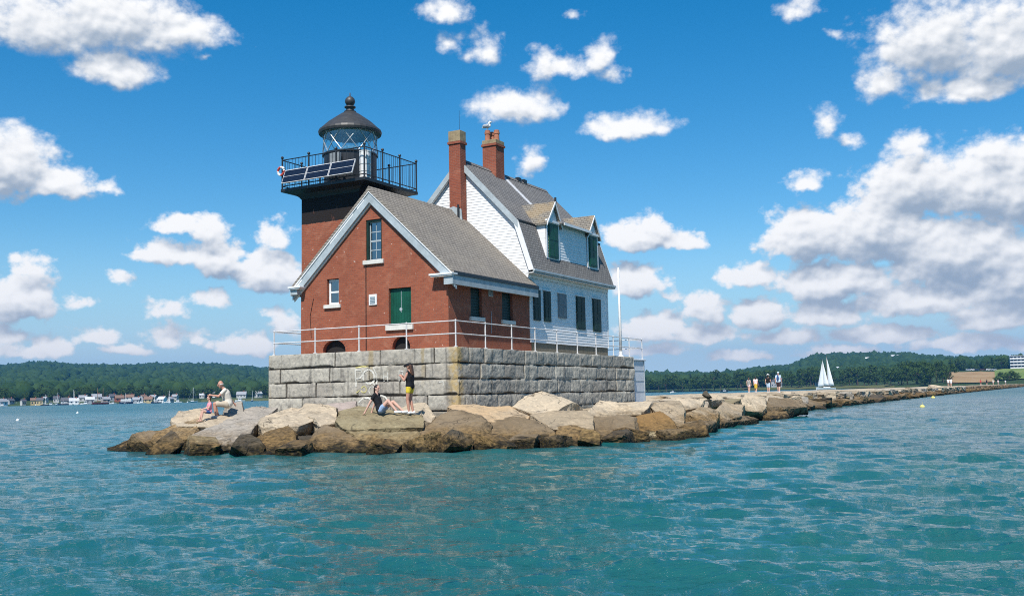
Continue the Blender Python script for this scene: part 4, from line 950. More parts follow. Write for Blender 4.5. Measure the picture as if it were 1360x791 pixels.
# ================================================================ sea
def build_sea():
    rs = [2.5]
    while rs[-1] < 3750: rs.append(rs[-1]*(1.0062 if rs[-1] < 60 else 1.011 if rs[-1] < 220 else 1.05))
    rs = np.array(rs)
    th = np.concatenate([np.arange(-180, -38, 5), np.linspace(-38, 38, 761), np.arange(43, 180, 5)])
    th = np.radians(th); nr, nt = len(rs), len(th)
    RR, TT = np.meshgrid(rs, th, indexing='ij')
    X = RR*np.sin(TT); Y = RR*np.cos(TT); Z = np.zeros_like(X); DX = np.zeros_like(X); DY = np.zeros_like(X)
    rng = np.random.RandomState(5)
    cell = np.maximum(RR*.0062, .0)
    for i in range(170):
        lam = .17*(2.9/.17)**rng.rand()**1.35; k = 2*math.pi/lam
        a = .0046*lam**.78*(.5+rng.rand())*(1 if lam < .45 else .78)
        ang = rng.normal(R(256), .42); dx, dy = math.cos(ang), math.sin(ang); ph = rng.rand()*6.28
        att = np.clip(1.6-3.2*cell/lam, 0, 1)*np.clip((400-RR)/250, 0, 1)
        arg = k*(dx*X+dy*Y)+ph
        Z += att*a*np.sin(arg); q = .8*a*att*np.cos(arg); DX += q*dx; DY += q*dy
    patch = .65+.7*vfbm(X*.07, Y*.11, 3, 2)
    Z *= patch; X = X+DX; Y = Y+DY
    # calmer right at the stones
    v = np.stack([X.ravel(), Y.ravel(), Z.ravel()], 1)
    i = np.arange(nr-1)[:, None]; j = np.arange(nt)[None, :]; j2 = (j+1) % nt
    quads = np.stack([i*nt+j, i*nt+j2, (i+1)*nt+j2, (i+1)*nt+j], -1).reshape(-1, 4)
    quads = quads[:, ::-1]
    k = len(v); v = np.vstack([v, [[0, 0, 0]]])
    me = bpy.data.meshes.new('sea')
    tri = np.stack([np.full(nt, k), (np.arange(nt)+1) % nt, np.arange(nt)], -1)[:, ::-1]
    me.vertices.add(len(v)); me.vertices.foreach_set('co', v.ravel())
    nl = quads.size+tri.size; me.loops.add(nl); me.polygons.add(len(quads)+len(tri))
    me.loops.foreach_set('vertex_index', np.concatenate([quads.ravel(), tri.ravel()]).astype(np.int32))
    me.polygons.foreach_set('loop_start', np.concatenate([np.arange(len(quads))*4, len(quads)*4+np.arange(len(tri))*3]).astype(np.int32))
    me.polygons.foreach_set('use_smooth', np.ones(len(quads)+len(tri), bool))
    me.update(calc_edges=True)
    bm = bmesh.new(); bm.from_mesh(me); bmesh.ops.recalc_face_normals(bm, faces=bm.faces)
    if sum(f.normal.z for f in list(bm.faces)[:2000]) < 0: bmesh.ops.reverse_faces(bm, faces=bm.faces)
    bm.to_mesh(me); bm.free()
    me.materials.append(m_water())
    o = bpy.data.objects.new('water', me); COL.objects.link(o); o['kind'] = 'structure'
build_sea()

# ================================================================ land across the harbour
def px_az(x): return math.degrees(math.atan((x-680)/1311))
LRX = [(-60,-80)]
ridge_tab = [(px_az(x), h/1311) for x, h in ((-150, 50), (0, 50), (40, 54), (60, 55), (100, 51), (160, 50), (230, 52), (290, 50), (345, 45), (430, 36), (560, 30), (760, 28), (866, 33), (950, 29), (1000, 32), (1045, 34), (1062, 40), (1080, 46), (1110, 47), (1200, 45), (1280, 43), (1360, 40), (1500, 38))]
RA = [a for a, _ in ridge_tab]; RH = [h for _, h in ridge_tab]
def shore(a): return np.interp(a, [-40, -12, 6, 9, 14, 20, 23.5, 28, 40], [700, 720, 860, 880, 840, 760, 640, 600, 600])
def rdist(a): return np.interp(a, [-40, -12, 8, 13, 15, 30, 40], [3000, 2900, 1700, 1800, 2500, 2500, 2500])
def land_h(a, r):
    a = np.asarray(a, float); r = np.asarray(r, float)
    rs, rd = shore(a), rdist(a); H = np.interp(a, RA, RH)*rd+CAM_Z-np.interp(a, [-12, 8], [31, 27])
    right = np.clip((a-21.5)/2.0, 0, 1)
    t1 = np.clip((r-rs)/60, 0, 1); t2 = np.clip((r-rs-60)/(rd-rs-60), 0, 1)
    near = 2.4*t1*t1*(3-2*t1)-1.2*(1-t1)
    up = (H-2.4)*(t2*.35+.65*t2*t2*(3-2*t2))
    fld = np.interp(r-rs, [0, 50, 300, 420, 800], [-1.2, 2.2, 13, 15, 19])
    hh = near+up
    hh = np.where(right > 0, hh*(1-right)+np.maximum(fld, hh*.8)*right, hh)
    bumps = (vfbm(a*.9+40, r*.004, 4, 3)-.47)*np.clip((r-rs)/900, 0, 1)*10
    hh = hh+bumps*np.clip(1-(r/rd)**8, .15, 1)
    return np.where(r > rd, hh-(r-rd)*.12, hh)
def land_pt(a, r, dz=0.0):
    return Vector((r*math.sin(R(a)), r*math.cos(R(a)), float(land_h(a, r))+dz))
def polar_patch(name, a0, a1, r0, r1, na, nr, material, dz=0.0, geo=False, mask=None):
    A = np.linspace(a0, a1, na+1); V_ = []; F_ = []
    for i, a in enumerate(A):
        rs = float(shore(a))
        q0 = rs-12 if r0 is None else r0
        for j in range(nr+1):
            tt = j/nr; r = q0*(r1/q0)**tt if geo else q0+(r1-q0)*tt
            if geo and j == 0: p = land_pt(a, rs-14); p.z = -1.4; V_.append(tuple(p)); continue
            V_.append(tuple(land_pt(a, r, dz)))
    for i in range(na):
        for j in range(nr):
            k = i*(nr+1)+j; F_.append((k, k+1, k+nr+2, k+nr+1))
    o = mesh_obj(name, V_, F_, material, None, True); bm = bmesh.new(); bm.from_mesh(o.data); bmesh.ops.recalc_face_normals(bm, faces=bm.faces); bm.to_mesh(o.data); bm.free()
    o['kind'] = 'structure'; return o
def m_ground(name, a, b, c3, sc):
    m, t = mat(name); p = t.pos()
    n1 = t.noise(t.vm('MULTIPLY', p, (sc, sc*.3, sc)).outputs[0], 1, 5, .6); n2 = t.noise(p, sc*9, 4, .6)
    c = t.mix(t.ramp(n1, .35, .65), a, b); c = t.mix(t.ramp(n2, .5, .75, 0, .6), c, c3)
    t.out(c, .95, None, 0, .1); return m
M['hill'] = m_ground('hill_ground', (.035, .06, .02), (.055, .085, .03), (.03, .05, .015), .02)
M['field'] = m_ground('dry_field', (.30, .19, .09), (.36, .25, .13), (.24, .16, .08), .06)
M['lawn'] = m_ground('green_lawn', (.14, .20, .05), (.20, .25, .07), (.11, .16, .04), .05)
M['beach'] = m_ground('shore_gravel', (.30, .27, .21), (.22, .21, .15), (.40, .37, .30), .1)
polar_patch('hills', -40, 40, None, 3650, 320, 60, 'hill', 0, True)
def strip_patch(name, a0, a1, d0, d1, material, dz, na=60, nr=4):
    V_ = []; F_ = []
    for i in range(na+1):
        a = a0+(a1-a0)*i/na
        for j in range(nr+1):
            w = (vfbm(np.array([a*2.3]), np.array([j*1.7]), 3, 8)[0]-.45)*14*(1 if 0 < j < nr or nr == 1 else .6)
            r = float(shore(a))+d0+(d1-d0)*j/nr+w; V_.append(tuple(land_pt(a, r, dz)))
    for i in range(na):
        for j in range(nr):
            k = i*(nr+1)+j; F_.append((k, k+nr+1, k+nr+2, k+1))
    o = mesh_obj(name, V_, F_, material, None, True); o['kind'] = 'structure'
strip_patch('beach', 7, 40, 8, 13, 'beach', .25, 90)
strip_patch('beach', -38, -12, 8, 18, 'beach', .25, 70)
M['meadow'] = m_ground('rough_meadow', (.085, .10, .035), (.12, .125, .05), (.06, .08, .025), .08)
strip_patch('meadow', 13, 21, 24, 52, 'meadow', .35, 60)
strip_patch('meadow', -17.5, -13.5, 16, 40, 'meadow', .35, 30)
strip_patch('field', 23.6, 25.9, 55, 270, 'field', .5, 40, 20)
strip_patch('lawn', 25.9, 40, 90, 330, 'lawn', .65, 60, 20)

# woods too far off to count: one mass of crowns
M['forest'] = m_leaf('forest_leaf', (.022, .050, .016), (.055, .098, .032), (.03, .06, .02), .08)
M['leaf'] = m_leaf('leaf', (.028, .060, .016), (.105, .165, .045), (.07, .12, .03), .25)
def ico(sub):
    bm = bmesh.new(); bmesh.ops.create_icosphere(bm, subdivisions=sub, radius=1); v = np.array([q.co[:] for q in bm.verts]); f = np.array([[x.index for x in q.verts] for q in bm.faces]); bm.free(); return v, f
def build_forest(n_left, n_right):
    rng = np.random.RandomState(3); bv, bf = ico(2); pool = []
    for i in range(10):
        d = 1+.42*(np.array([mnoise.fractal(Vector(p*1.7)+Vector((i*9, 0, 0)), .7, 2.0, 4) for p in bv]))[:, None]
        q = bv*d; q[:, 2] *= .95; pool.append(q)
    Vs = []; Fs = []; k = 0
    for n, (a0, a1), rmin in ((n_left, (-33, -10.5), 820), (n_right, (6.5, 32), 960)):
        for _ in range(n):
            a = rng.uniform(a0, a1); rd = float(rdist(a)); r = math.sqrt(rng.uniform(rmin**2, (rd+60)**2))
            if a > 22.6 and r < 1010: continue
            p = land_pt(a, r); s = rng.uniform(4.2, 7.6)*(1+.25*(r > 1600))
            th = rng.uniform(0, 6.28); c, sn = math.cos(th), math.sin(th)
            q = pool[rng.randint(10)]*np.array([s, s, s*rng.uniform(.85, 1.25)])
            q = np.stack([q[:, 0]*c-q[:, 1]*sn+p.x, q[:, 0]*sn+q[:, 1]*c+p.y, q[:, 2]+p.z+s*.75], 1)
            Vs.append(q); Fs.append(bf+k); k += len(bv)
    v = np.vstack(Vs); f = np.vstack(Fs)
    me = bpy.data.meshes.new('forest'); me.vertices.add(len(v)); me.vertices.foreach_set('co', v.ravel())
    me.loops.add(f.size); me.polygons.add(len(f)); me.loops.foreach_set('vertex_index', f.ravel().astype(np.int32)); me.polygons.foreach_set('loop_start', (np.arange(len(f))*3).astype(np.int32))
    me.update(calc_edges=True); me.materials.append(M['forest'])
    o = bpy.data.objects.new('forest', me); COL.objects.link(o); tag(o, 'far green woods covering the hills across the harbour', 'woods', None, 'stuff')
build_forest(7000, 8500)

# trees along the shores that stand apart
M['bark'] = m_plain('bark', (.12, .09, .065), .9, 0, .3, 1.5)
def tree_mesh(seed, kind):
    rng = np.random.RandomState(seed); h = 1.0
    t = MB(); pts = [(0, 0, -.06), (rng.normal(0, .01), rng.normal(0, .01), .25), (rng.normal(0, .02), rng.normal(0, .02), .62)]
    t.tube(pts, [.03, .022, .010], 6)
    for i in range(6):
        a = rng.uniform(0, 6.28); z = rng.uniform(.2, .5); l = rng.uniform(.15, .3)
        t.tube([(0, 0, z), (l*.6*math.cos(a), l*.6*math.sin(a), z+l*.5), (l*math.cos(a), l*math.sin(a), z+l)], [.012, .008, .003], 5)
    cl = []
    if kind == 'conifer':
        for i in range(9):
            z = .18+.8*i/9; r = .26*(1-i/9.5)
            for q in range(4):
                a = rng.uniform(0, 6.28); cl.append((r*.55*math.cos(a), r*.55*math.sin(a), z, r*.6+.03, .06))
    else:
        wd = .40 if kind == 'broad' else .28
        for i in range(15):
            a = rng.uniform(0, 6.28); z = rng.uniform(.28, .88); w = wd*math.sqrt(max(.06, 1-((z-.55)/.42)**2))*rng.uniform(.45, 1)
            s = rng.uniform(.11, .19); cl.append((w*math.cos(a), w*math.sin(a), z, s, s*.72))
    vs = []; fs = []
    n = 1500 if kind != 'conifer' else 1200
    for i in range(n):
        c = cl[rng.randint(len(cl))]; d = rng.normal(size=3); d /= np.linalg.norm(d); rr = rng.uniform(.72, 1.08)
        p = np.array(c[:3])+d*np.array([c[3], c[3], c[4]])*rr
        nn = d+rng.normal(0, .55, 3); nn /= np.linalg.norm(nn); e1 = np.cross(nn, rng.normal(size=3)); e1 /= np.linalg.norm(e1); e2 = np.cross(nn, e1)
        s = rng.uniform(.020, .036)
        k = len(vs); vs += [tuple(p-e1*s), tuple(p-e2*s*.7), tuple(p+e1*s), tuple(p+e2*s*.7)]; fs.append((k, k+1, k+2, k+3))
    return t, (vs, fs)
PROTO = {}
def make_tree(kind, seed):
    key = (kind, seed)
    if key in PROTO: return copy_thing(PROTO[key])
    t, (vs, fs) = tree_mesh(seed, kind)
    root = empty('conifer_tree' if kind == 'conifer' else 'leafy_tree', (0, 0, 0))
    tr = t.build('trunk', 'bark', root); mesh_obj('crown', vs, fs, 'leaf', root)
    PROTO[key] = root; return root
def tree_rows(rows, side, group):
    rng = np.random.RandomState(17 if side == 'left' else 29); items = []
    for a0, a1, n, d0, d1, h0, h1, kinds in rows:
        for i in range(n):
            a = a0+(a1-a0)*(i+rng.uniform(.15, .85))/n
            items.append((a, float(shore(a))+rng.uniform(d0, d1), rng.uniform(h0, h1), kinds[rng.randint(len(kinds))], rng.randint(3)))
    items.sort()
    for i, (a, r, h, kind, sd_) in enumerate(items):
        o = make_tree(kind, {'broad': 1, 'tall': 4, 'conifer': 7}[kind]*10+sd_)
        o.location = land_pt(a, r, -.3); o.rotation_euler = (0, 0, rng.uniform(0, 6.28)); w = rng.uniform(.9, 1.2); o.scale = (h*w, h*w, h)
        look = {'broad': 'broad leafy tree', 'tall': 'tall narrow leafy tree', 'conifer': 'pointed dark conifer'}[kind]
        tag(o, f'{look}, {ordinal(i)} from the left along the {"far left harbour" if side == "left" else "right-hand harbour"} shore', 'tree', group)
tree_rows([(-29, -12.5, 26, 60, 85, 7.5, 11, ['broad', 'broad', 'tall']), (-29, -12.5, 24, 90, 130, 8.5, 12.5, ['broad', 'tall', 'conifer']), (-29, -12.5, 18, 130, 180, 9, 13, ['broad', 'tall', 'conifer'])], 'left', 'trees along the far left harbour shore')
tree_rows([(7.2, 13.5, 19, 16, 32, 11, 15, ['broad', 'tall', 'broad']), (13.2, 23.0, 26, 40, 66, 11, 17, ['broad', 'broad', 'tall', 'conifer']), (7.2, 23.6, 36, 80, 120, 13, 19, ['broad', 'tall', 'conifer']), (22.0, 24.0, 5, 60, 90, 12, 16, ['broad']),
           (22.8, 26.4, 9, 330, 380, 9, 13, ['broad', 'conifer'])], 'right', 'trees along the right-hand harbour shore')
# ================================================================ stones
def hull_mesh(points, edge, name, rough=.07, seed=0, chop=5):
    """split granite: a hull with corners knocked off, crisp arrises and slightly uneven faces"""
    rnd = random.Random(seed*13+5)
    bm = bmesh.new()
    for p in points: bm.verts.new(p)
    bm.verts.ensure_lookup_table()
    bmesh.ops.convex_hull(bm, input=bm.verts[:])
    bmesh.ops.delete(bm, geom=[v for v in bm.verts if not v.link_faces], context='VERTS')
    bmesh.ops.dissolve_limit(bm, angle_limit=R(9), verts=bm.verts[:], edges=bm.edges[:])
    c = sum((v.co for v in bm.verts), Vector())/len(bm.verts); rad = max((v.co-c).length for v in bm.verts)
    for _ in range(chop):                                            # fresh breaks at corners and edges
        vs = list(bm.verts); v = vs[rnd.randrange(len(vs))]; n = (v.co-c).normalized()
        n = (n+Vector((rnd.uniform(-.55, .55), rnd.uniform(-.55, .55), rnd.uniform(-.45, .45)))).normalized()
        far = max((w.co-c).dot(n) for w in vs); d = far-min(rnd.uniform(.05, .20)*rad, .22)
        bmesh.ops.bisect_plane(bm, geom=bm.verts[:]+bm.edges[:]+bm.faces[:], plane_co=c+n*d, plane_no=n, clear_outer=True)
        be = [e for e in bm.edges if e.is_boundary]
        if be: bmesh.ops.holes_fill(bm, edges=be)
    bmesh.ops.recalc_face_normals(bm, faces=bm.faces)
    bmesh.ops.bevel(bm, geom=bm.edges[:], offset=min(.045, rad*.04), segments=1, affect='EDGES', clamp_overlap=True)
    bmesh.ops.triangulate(bm, faces=bm.faces[:])
    for _ in range(5):
        lg = [e for e in bm.edges if e.calc_length() > edge]
        if not lg: break
        bmesh.ops.subdivide_edges(bm, edges=lg, cuts=1); bmesh.ops.triangulate(bm, faces=bm.faces[:])
    bm.normal_update(); o = Vector((seed*7.3, seed*3.1, 0)); mv = []
    for v in bm.verts:
        p = v.co+o; q = Vector((p.x, p.y, p.z*1.6))
        a = mnoise.fractal(q*.8, .8, 2.0, 3); b = abs(mnoise.fractal(q*2.2, .7, 2.1, 3)); k = mnoise.noise(q*1.3+Vector((9, 2, 4)))
        mv.append(v.co+v.normal*rough*(a*.8-b*.8+(round(k*3)/3-k*.6)*.9+.2))
    for v, m_ in zip(bm.verts, mv): v.co = m_
    me = bpy.data.meshes.new(name); bm.to_mesh(me); bm.free(); return me
def place_rock(label, tone, T, P, i, group):
    pts = []
    for x, y, z in P:
        l = math.hypot(x, y); dx, dy = x/l, y/l
        if T <= .5: pts += [(x, y, z), (x+dx*T, y+dy*T, z-.05)]; continue
        pts += [(x, y, z), (x+dx*T, y+dy*T, z-.10), (x+dx*T*.85, y+dy*T*.85, z-.45), (x+dx*.35, y+dy*.35, max(z-.35, -.5))]
        if z < .25: pts.append((x+dx*.2, y+dy*.2, -.6))
    c = [sum(q[k] for q in P)/len(P) for k in range(2)]
    me = hull_mesh([(a-c[0], b-c[1], z) for a, b, z in pts], .17, 'boulder', .075, i, 7)
    me.materials.append(ROCK[tone])
    o = bpy.data.objects.new('boulder', me); COL.objects.link(o); o.location = (c[0], c[1], 0)
    tag(o, label, 'boulder', group)
for i, (lab, tone, T, P) in enumerate(ROCKS): place_rock(lab, tone, T, P, i, 'big quarry stones round the foundation')

# generic quarry stones for the rest of the breakwater
VAR = []
for i in range(9):
    rng = np.random.RandomState(100+i); pts = []
    for sx_ in (-1, 1):
        for sy_ in (-1, 1):
            for sz_ in (-1, 1):
                for _ in range(2): pts.append((sx_*rng.uniform(.72, 1.0), sy_*rng.uniform(.70, 1.0), sz_*rng.uniform(.68, 1.0)))
    VAR.append(hull_mesh(pts, .26, 'quarry_stone', .07, 50+i, 5))
def stone(u, v, z, size, rz, tilt, tone, label, group, var):
    me = VAR[var]; key = (me.name, tone); 
    if key not in PROTO:
        m = me.copy(); m.materials.append(ROCK[tone]); PROTO[key] = m
    o = bpy.data.objects.new('quarry_stone', PROTO[key]); COL.objects.link(o)
    o.location = W(u, v, z); o.rotation_euler = (tilt[0], tilt[1], ANG+rz); o.scale = size
    tag(o, label, 'stone', group)
def edge_v(u): return float(np.interp(u, [17, 25, 40, 60, 90, 200, 600], [-4.2, -3.8, -3.2, -2.6, -2.0, -1.6, -1.6]))
rng = np.random.RandomState(41)
CAPZ = 1.27
# stones filling the shelf between the front boulders and the foundation
shelf = [(-1.3, 8.4, .62, 'cream'), (-1.7, 6.6, .68, 'grey'), (-1.5, 4.8, .72, 'tan'), (-1.4, 2.8, .70, 'cream'), (-1.5, 1.0, .66, 'tan'), (-.6, -1.6, .62, 'orange'), (1.6, -1.6, .66, 'tan'), (3.9, -1.5, .68, 'cream'), (6.2, -1.5, .66, 'tan'), (8.5, -1.6, .66, 'brown'), (10.8, -1.5, .7, 'cream'), (13.2, -1.5, .72, 'tan'), (15.6, -1.5, .74, 'cream'), (18.0, -1.4, .78, 'cream'), (-1.5, 10.2, .6, 'grey'), (.8, 10.6, .55, 'tan'), (-3.6, 7.6, .35, 'tan'), (-3.4, 5.2, .36, 'grey'), (-3.2, 3.0, .36, 'brown'), (-2.6, .6, .34, 'brown'), (-3.6, 9.6, .3, 'brown')]
for i, (u, v, z, tone) in enumerate(shelf):
    place = 'short' if u < 0 else 'long'
    stone(u, v, z-.12, (1.15+.2*rng.rand(), 1.05+.2*rng.rand(), .42), rng.uniform(-.3, .3), (rng.normal(0, .05), rng.normal(0, .05)), tone,
          f'{tone} stone on the shelf below the {place} foundation side, {ordinal(i)} in the row', 'stones on the shelf under the foundation', rng.randint(9))
n_side = 0
def side_rows(u0, u1):
    global n_side
    u = u0; i = 0
    while u < u1:
        near = u < 70; L = rng.uniform(1.7, 2.9)*(1 if near else 1.5)
        ve = edge_v(u)
        tones = ['tan', 'brown', 'cream', 'olive', 'brown', 'grey', 'tan']
        rows = [(ve+.9, .10, 'brown', 'waterline'), (ve+2.1, .52, None, 'middle'), (-.3 if u > 40 else ve+3.6, .88, None, 'top')]
        for q, (v, z, tn, where) in enumerate(rows):
            tone = tn or tones[rng.randint(len(tones))]
            if where == 'top': tone = ['cream', 'tan', 'cream', 'grey'][rng.randint(4)]
            if where == 'waterline' and rng.rand() < .3: tone = 'dark'
            zz = z+rng.uniform(-.12, .12); uu = u+rng.uniform(-.5, .5)
            size = (L*.56, rng.uniform(.8, 1.2), rng.uniform(.34, .5))
            if where == 'top': size = (L*.56, 1.1, .40); zz = CAPZ-.50+rng.uniform(-.06, .08)
            tl = (rng.normal(.12, .14), rng.normal(0, .12)) if where != 'top' else (rng.normal(0, .03), rng.normal(0, .03))
            nm = {'cream': 'cream', 'tan': 'tan', 'brown': 'brown weedy', 'olive': 'olive mottled', 'grey': 'grey', 'dark': 'dark wet'}[tone]
            w_ = {'waterline': 'at the waterline', 'middle': 'midway up the slope', 'top': 'along the top edge'}[where]
            stone(uu, v+rng.uniform(-.25, .25), zz, size, rng.uniform(-.35, .35) if where != 'top' else rng.uniform(-.06, .06), tl, tone,
                  f'{nm} stone {w_} of breakwater, {ordinal(i)} from white block', 'quarry stones of the breakwater', rng.randint(9))
            n_side += 1
        i += 1; u += L*1.02
side_rows(19.5, 190)
k_ = 0
for u in np.arange(18.8, 74, 2.3):
    for v in (1.2, 3.4, 5.8):
        if u < 21 and v < 3: continue
        tone = ['cream', 'tan', 'cream', 'grey', 'cream'][rng.randint(5)]
        stone(u+rng.uniform(-.4, .4), v+rng.uniform(-.4, .4), CAPZ-.48+rng.uniform(-.06, .10), (1.12, 1.05, .40), rng.uniform(-.2, .2), (rng.normal(0, .05), rng.normal(0, .05)), tone,
              f'flat {tone} cap stone on the breakwater walkway, {ordinal(k_)} of those behind the edge', 'cap stones of the breakwater walkway', rng.randint(9)); k_ += 1
SMALL = ((-12.3, 33.3), (-11.0, 31.2), (-9.4, 30.1), (-8.0, 29.35), (-6.3, 29.1), (-5.2, 29.0), (-3.9, 28.85), (-2.9, 28.95), (-2.0, 29.2), (-.6, 29.3), (.3, 29.75), (1.2, 30.3), (2.3, 30.9), (3.1, 31.7), (3.9, 32.4), (5.3, 33.4), (6.1, 34.8))
for i, (x, y) in enumerate(SMALL):
    key = ('small', i % 9)
    me = VAR[i % 9].copy(); tn = ['brown', 'dark', 'olive', 'dark', 'weed'][i % 5]; me.materials.append(ROCK[tn])
    o = bpy.data.objects.new('quarry_stone', me); COL.objects.link(o); sc_ = rng.uniform(.28, .52)
    o.location = (x+rng.uniform(-.2, .2), y+rng.uniform(.0, .5), rng.uniform(-.05, .12)); o.rotation_euler = (rng.normal(0, .3), rng.normal(0, .3), rng.uniform(0, 6.28)); o.scale = (sc_*1.3, sc_, sc_*.75)
    tag(o, f'small wet {"black" if tn == "dark" else "brown"} stone at the foot of the big boulders, {ordinal(i)} from the left', 'stone', 'small stones at the waterline')
# the far run: stones too many and too small to count one by one
Vs = []; Fs = []; k = 0; u = 192.0
pool = []
for me in VAR[:5]:
    bmx = bmesh.new(); bmx.from_mesh(me); bmesh.ops.dissolve_limit(bmx, angle_limit=.5, verts=bmx.verts[:], edges=bmx.edges[:]); bmesh.ops.triangulate(bmx, faces=bmx.faces[:])
    bmx.verts.index_update(); pool.append((np.array([v.co[:] for v in bmx.verts]), [tuple(x.index for x in f.verts) for f in bmx.faces])); bmx.free()
while u < 640:
    L = rng.uniform(2.5, 5)
    for v, z, sc in ((-.9, .15, .6), (.2, .6, .55), (1.3, CAPZ-.42, .42)):
        q, fs = pool[rng.randint(5)]; th = rng.uniform(-.3, .3); c, s_ = math.cos(th), math.sin(th)
        q = q*np.array([L*.58, 1.1, sc]); q = np.stack([q[:, 0]*c-q[:, 1]*s_, q[:, 0]*s_+q[:, 1]*c, q[:, 2]], 1)
        for p in q: Vs.append(tuple(W(u+p[0]+rng.uniform(-.02, .02), v+p[1], z+p[2])))
        Fs += [tuple(x+k for x in f) for f in fs]; k += len(q)
    u += L
o = mesh_obj('rubble', Vs, Fs, ROCK['brown']); tag(o, 'far run of brown quarry stones fading along the breakwater', 'rubble', None, 'stuff')
# core under the stones and the walking surface
mb = MB(); mb.prism([(-4.0, -1), (-3.0, .2), (-1.2, .78), (12.0, .78), (14, -1)], lambda a, b: tuple(W(18.0, a, b)), lambda a, b: tuple(W(60, a+1, b)))
mb.prism([(-2.2, -1), (-1.2, .3), (.2, .9), (12.0, .9), (14, -1)], lambda a, b: tuple(W(59, a, b)), lambda a, b: tuple(W(640, a, b)))
mb.prism([(-5.2, -1), (-3.6, .05), (-1.6, .42), (10.5, .42), (13, -1)], lambda a, b: tuple(W(-2.4, a, b)), lambda a, b: tuple(W(18.2, a, b)))
mb.prism([(-2.5, -1), (-1.0, .1), (9.8, .25), (12, -1)], lambda a, b: tuple(W(-4.6, a, b)), lambda a, b: tuple(W(-2.3, a, b)))
o = mb.build('mound', ROCK['brown']); o['kind'] = 'structure'
mb = MB(); 
nu = 120
us = [19.5+(640-19.5)*(i/nu)**1.6 for i in range(nu+1)]
vs = np.linspace(.2, 11.6, 9)
Vt = [tuple(W(a, b, CAPZ-.03+.05*math.sin(i*7.1+j*3.3)-(0.25 if j in (0,) else 0))) for i, a in enumerate(us) for j, b in enumerate(vs)]
Ft = [(i*9+j, (i+1)*9+j, (i+1)*9+j+1, i*9+j+1) for i in range(nu) for j in range(8)]
o = mesh_obj('path', Vt, Ft, ROCK['cream']); o['kind'] = 'structure'

# ================================================================ people
def capsule(mb, p, q, r1, r2, seg=10):
    p = Vector(p); q = Vector(q); n = 4
    mb.tube([p.lerp(q, i/n) for i in range(n+1)], [r1+(r2-r1)*i/n for i in range(n+1)], seg)
    mb.ball(p, r1, seg, 6); mb.ball(q, r2, seg, 6)
def remesh(mb, name, voxel, material, parent, smooth=3):
    me = bpy.data.meshes.new(name); me.from_pydata(mb.v, [], mb.f)
    bm = bmesh.new(); bm.from_mesh(me); bmesh.ops.recalc_face_normals(bm, faces=bm.faces); bm.to_mesh(me); bm.free()
    tmp = bpy.data.objects.new('tmp', me); COL.objects.link(tmp)
    md = tmp.modifiers.new('r', 'REMESH'); md.mode = 'VOXEL'; md.voxel_size = voxel; md.use_smooth_shade = True
    sm = tmp.modifiers.new('s', 'SMOOTH'); sm.iterations = smooth; sm.factor = .5
    dg = bpy.context.evaluated_depsgraph_get(); m2 = bpy.data.meshes.new_from_object(tmp.evaluated_get(dg)); m2.name = name
    bpy.data.objects.remove(tmp); bpy.data.meshes.remove(me)
    m2.materials.clear(); m2.materials.append(M[material])
    o = bpy.data.objects.new(name, m2); COL.objects.link(o); o.parent = parent; return o
def stand_pose(h, stride=.0, arms='down'):
    k = h/1.7
    J = dict(head=(.02, 0, 1.585), neck=(.0, 0, 1.43), chest=(0, 0, 1.25), waist=(0, 0, 1.06), pelvis=(0, 0, .92),
             shL=(0, .17, 1.385), shR=(0, -.17, 1.385), hipL=(0, .085, .90), hipR=(0, -.085, .90),
             knL=(.03+stride*.5, .09, .49), knR=(.03-stride*.3, -.09, .49), anL=(stride, .09, .08), anR=(-stride*1.1, -.09, .08))
    if arms == 'down': J.update(elL=(-.04-stride*.4, .22, 1.10), wrL=(.06-stride*.5, .24, .86), elR=(-.04+stride*.4, -.22, 1.10), wrR=(.06+stride*.6, -.24, .86))
    if arms == 'chest': J.update(elL=(.10, .23, 1.13), wrL=(.29, .08, 1.27), elR=(.10, -.23, 1.13), wrR=(.29, -.07, 1.27))
    return {a: Vector(b)*k for a, b in J.items()}
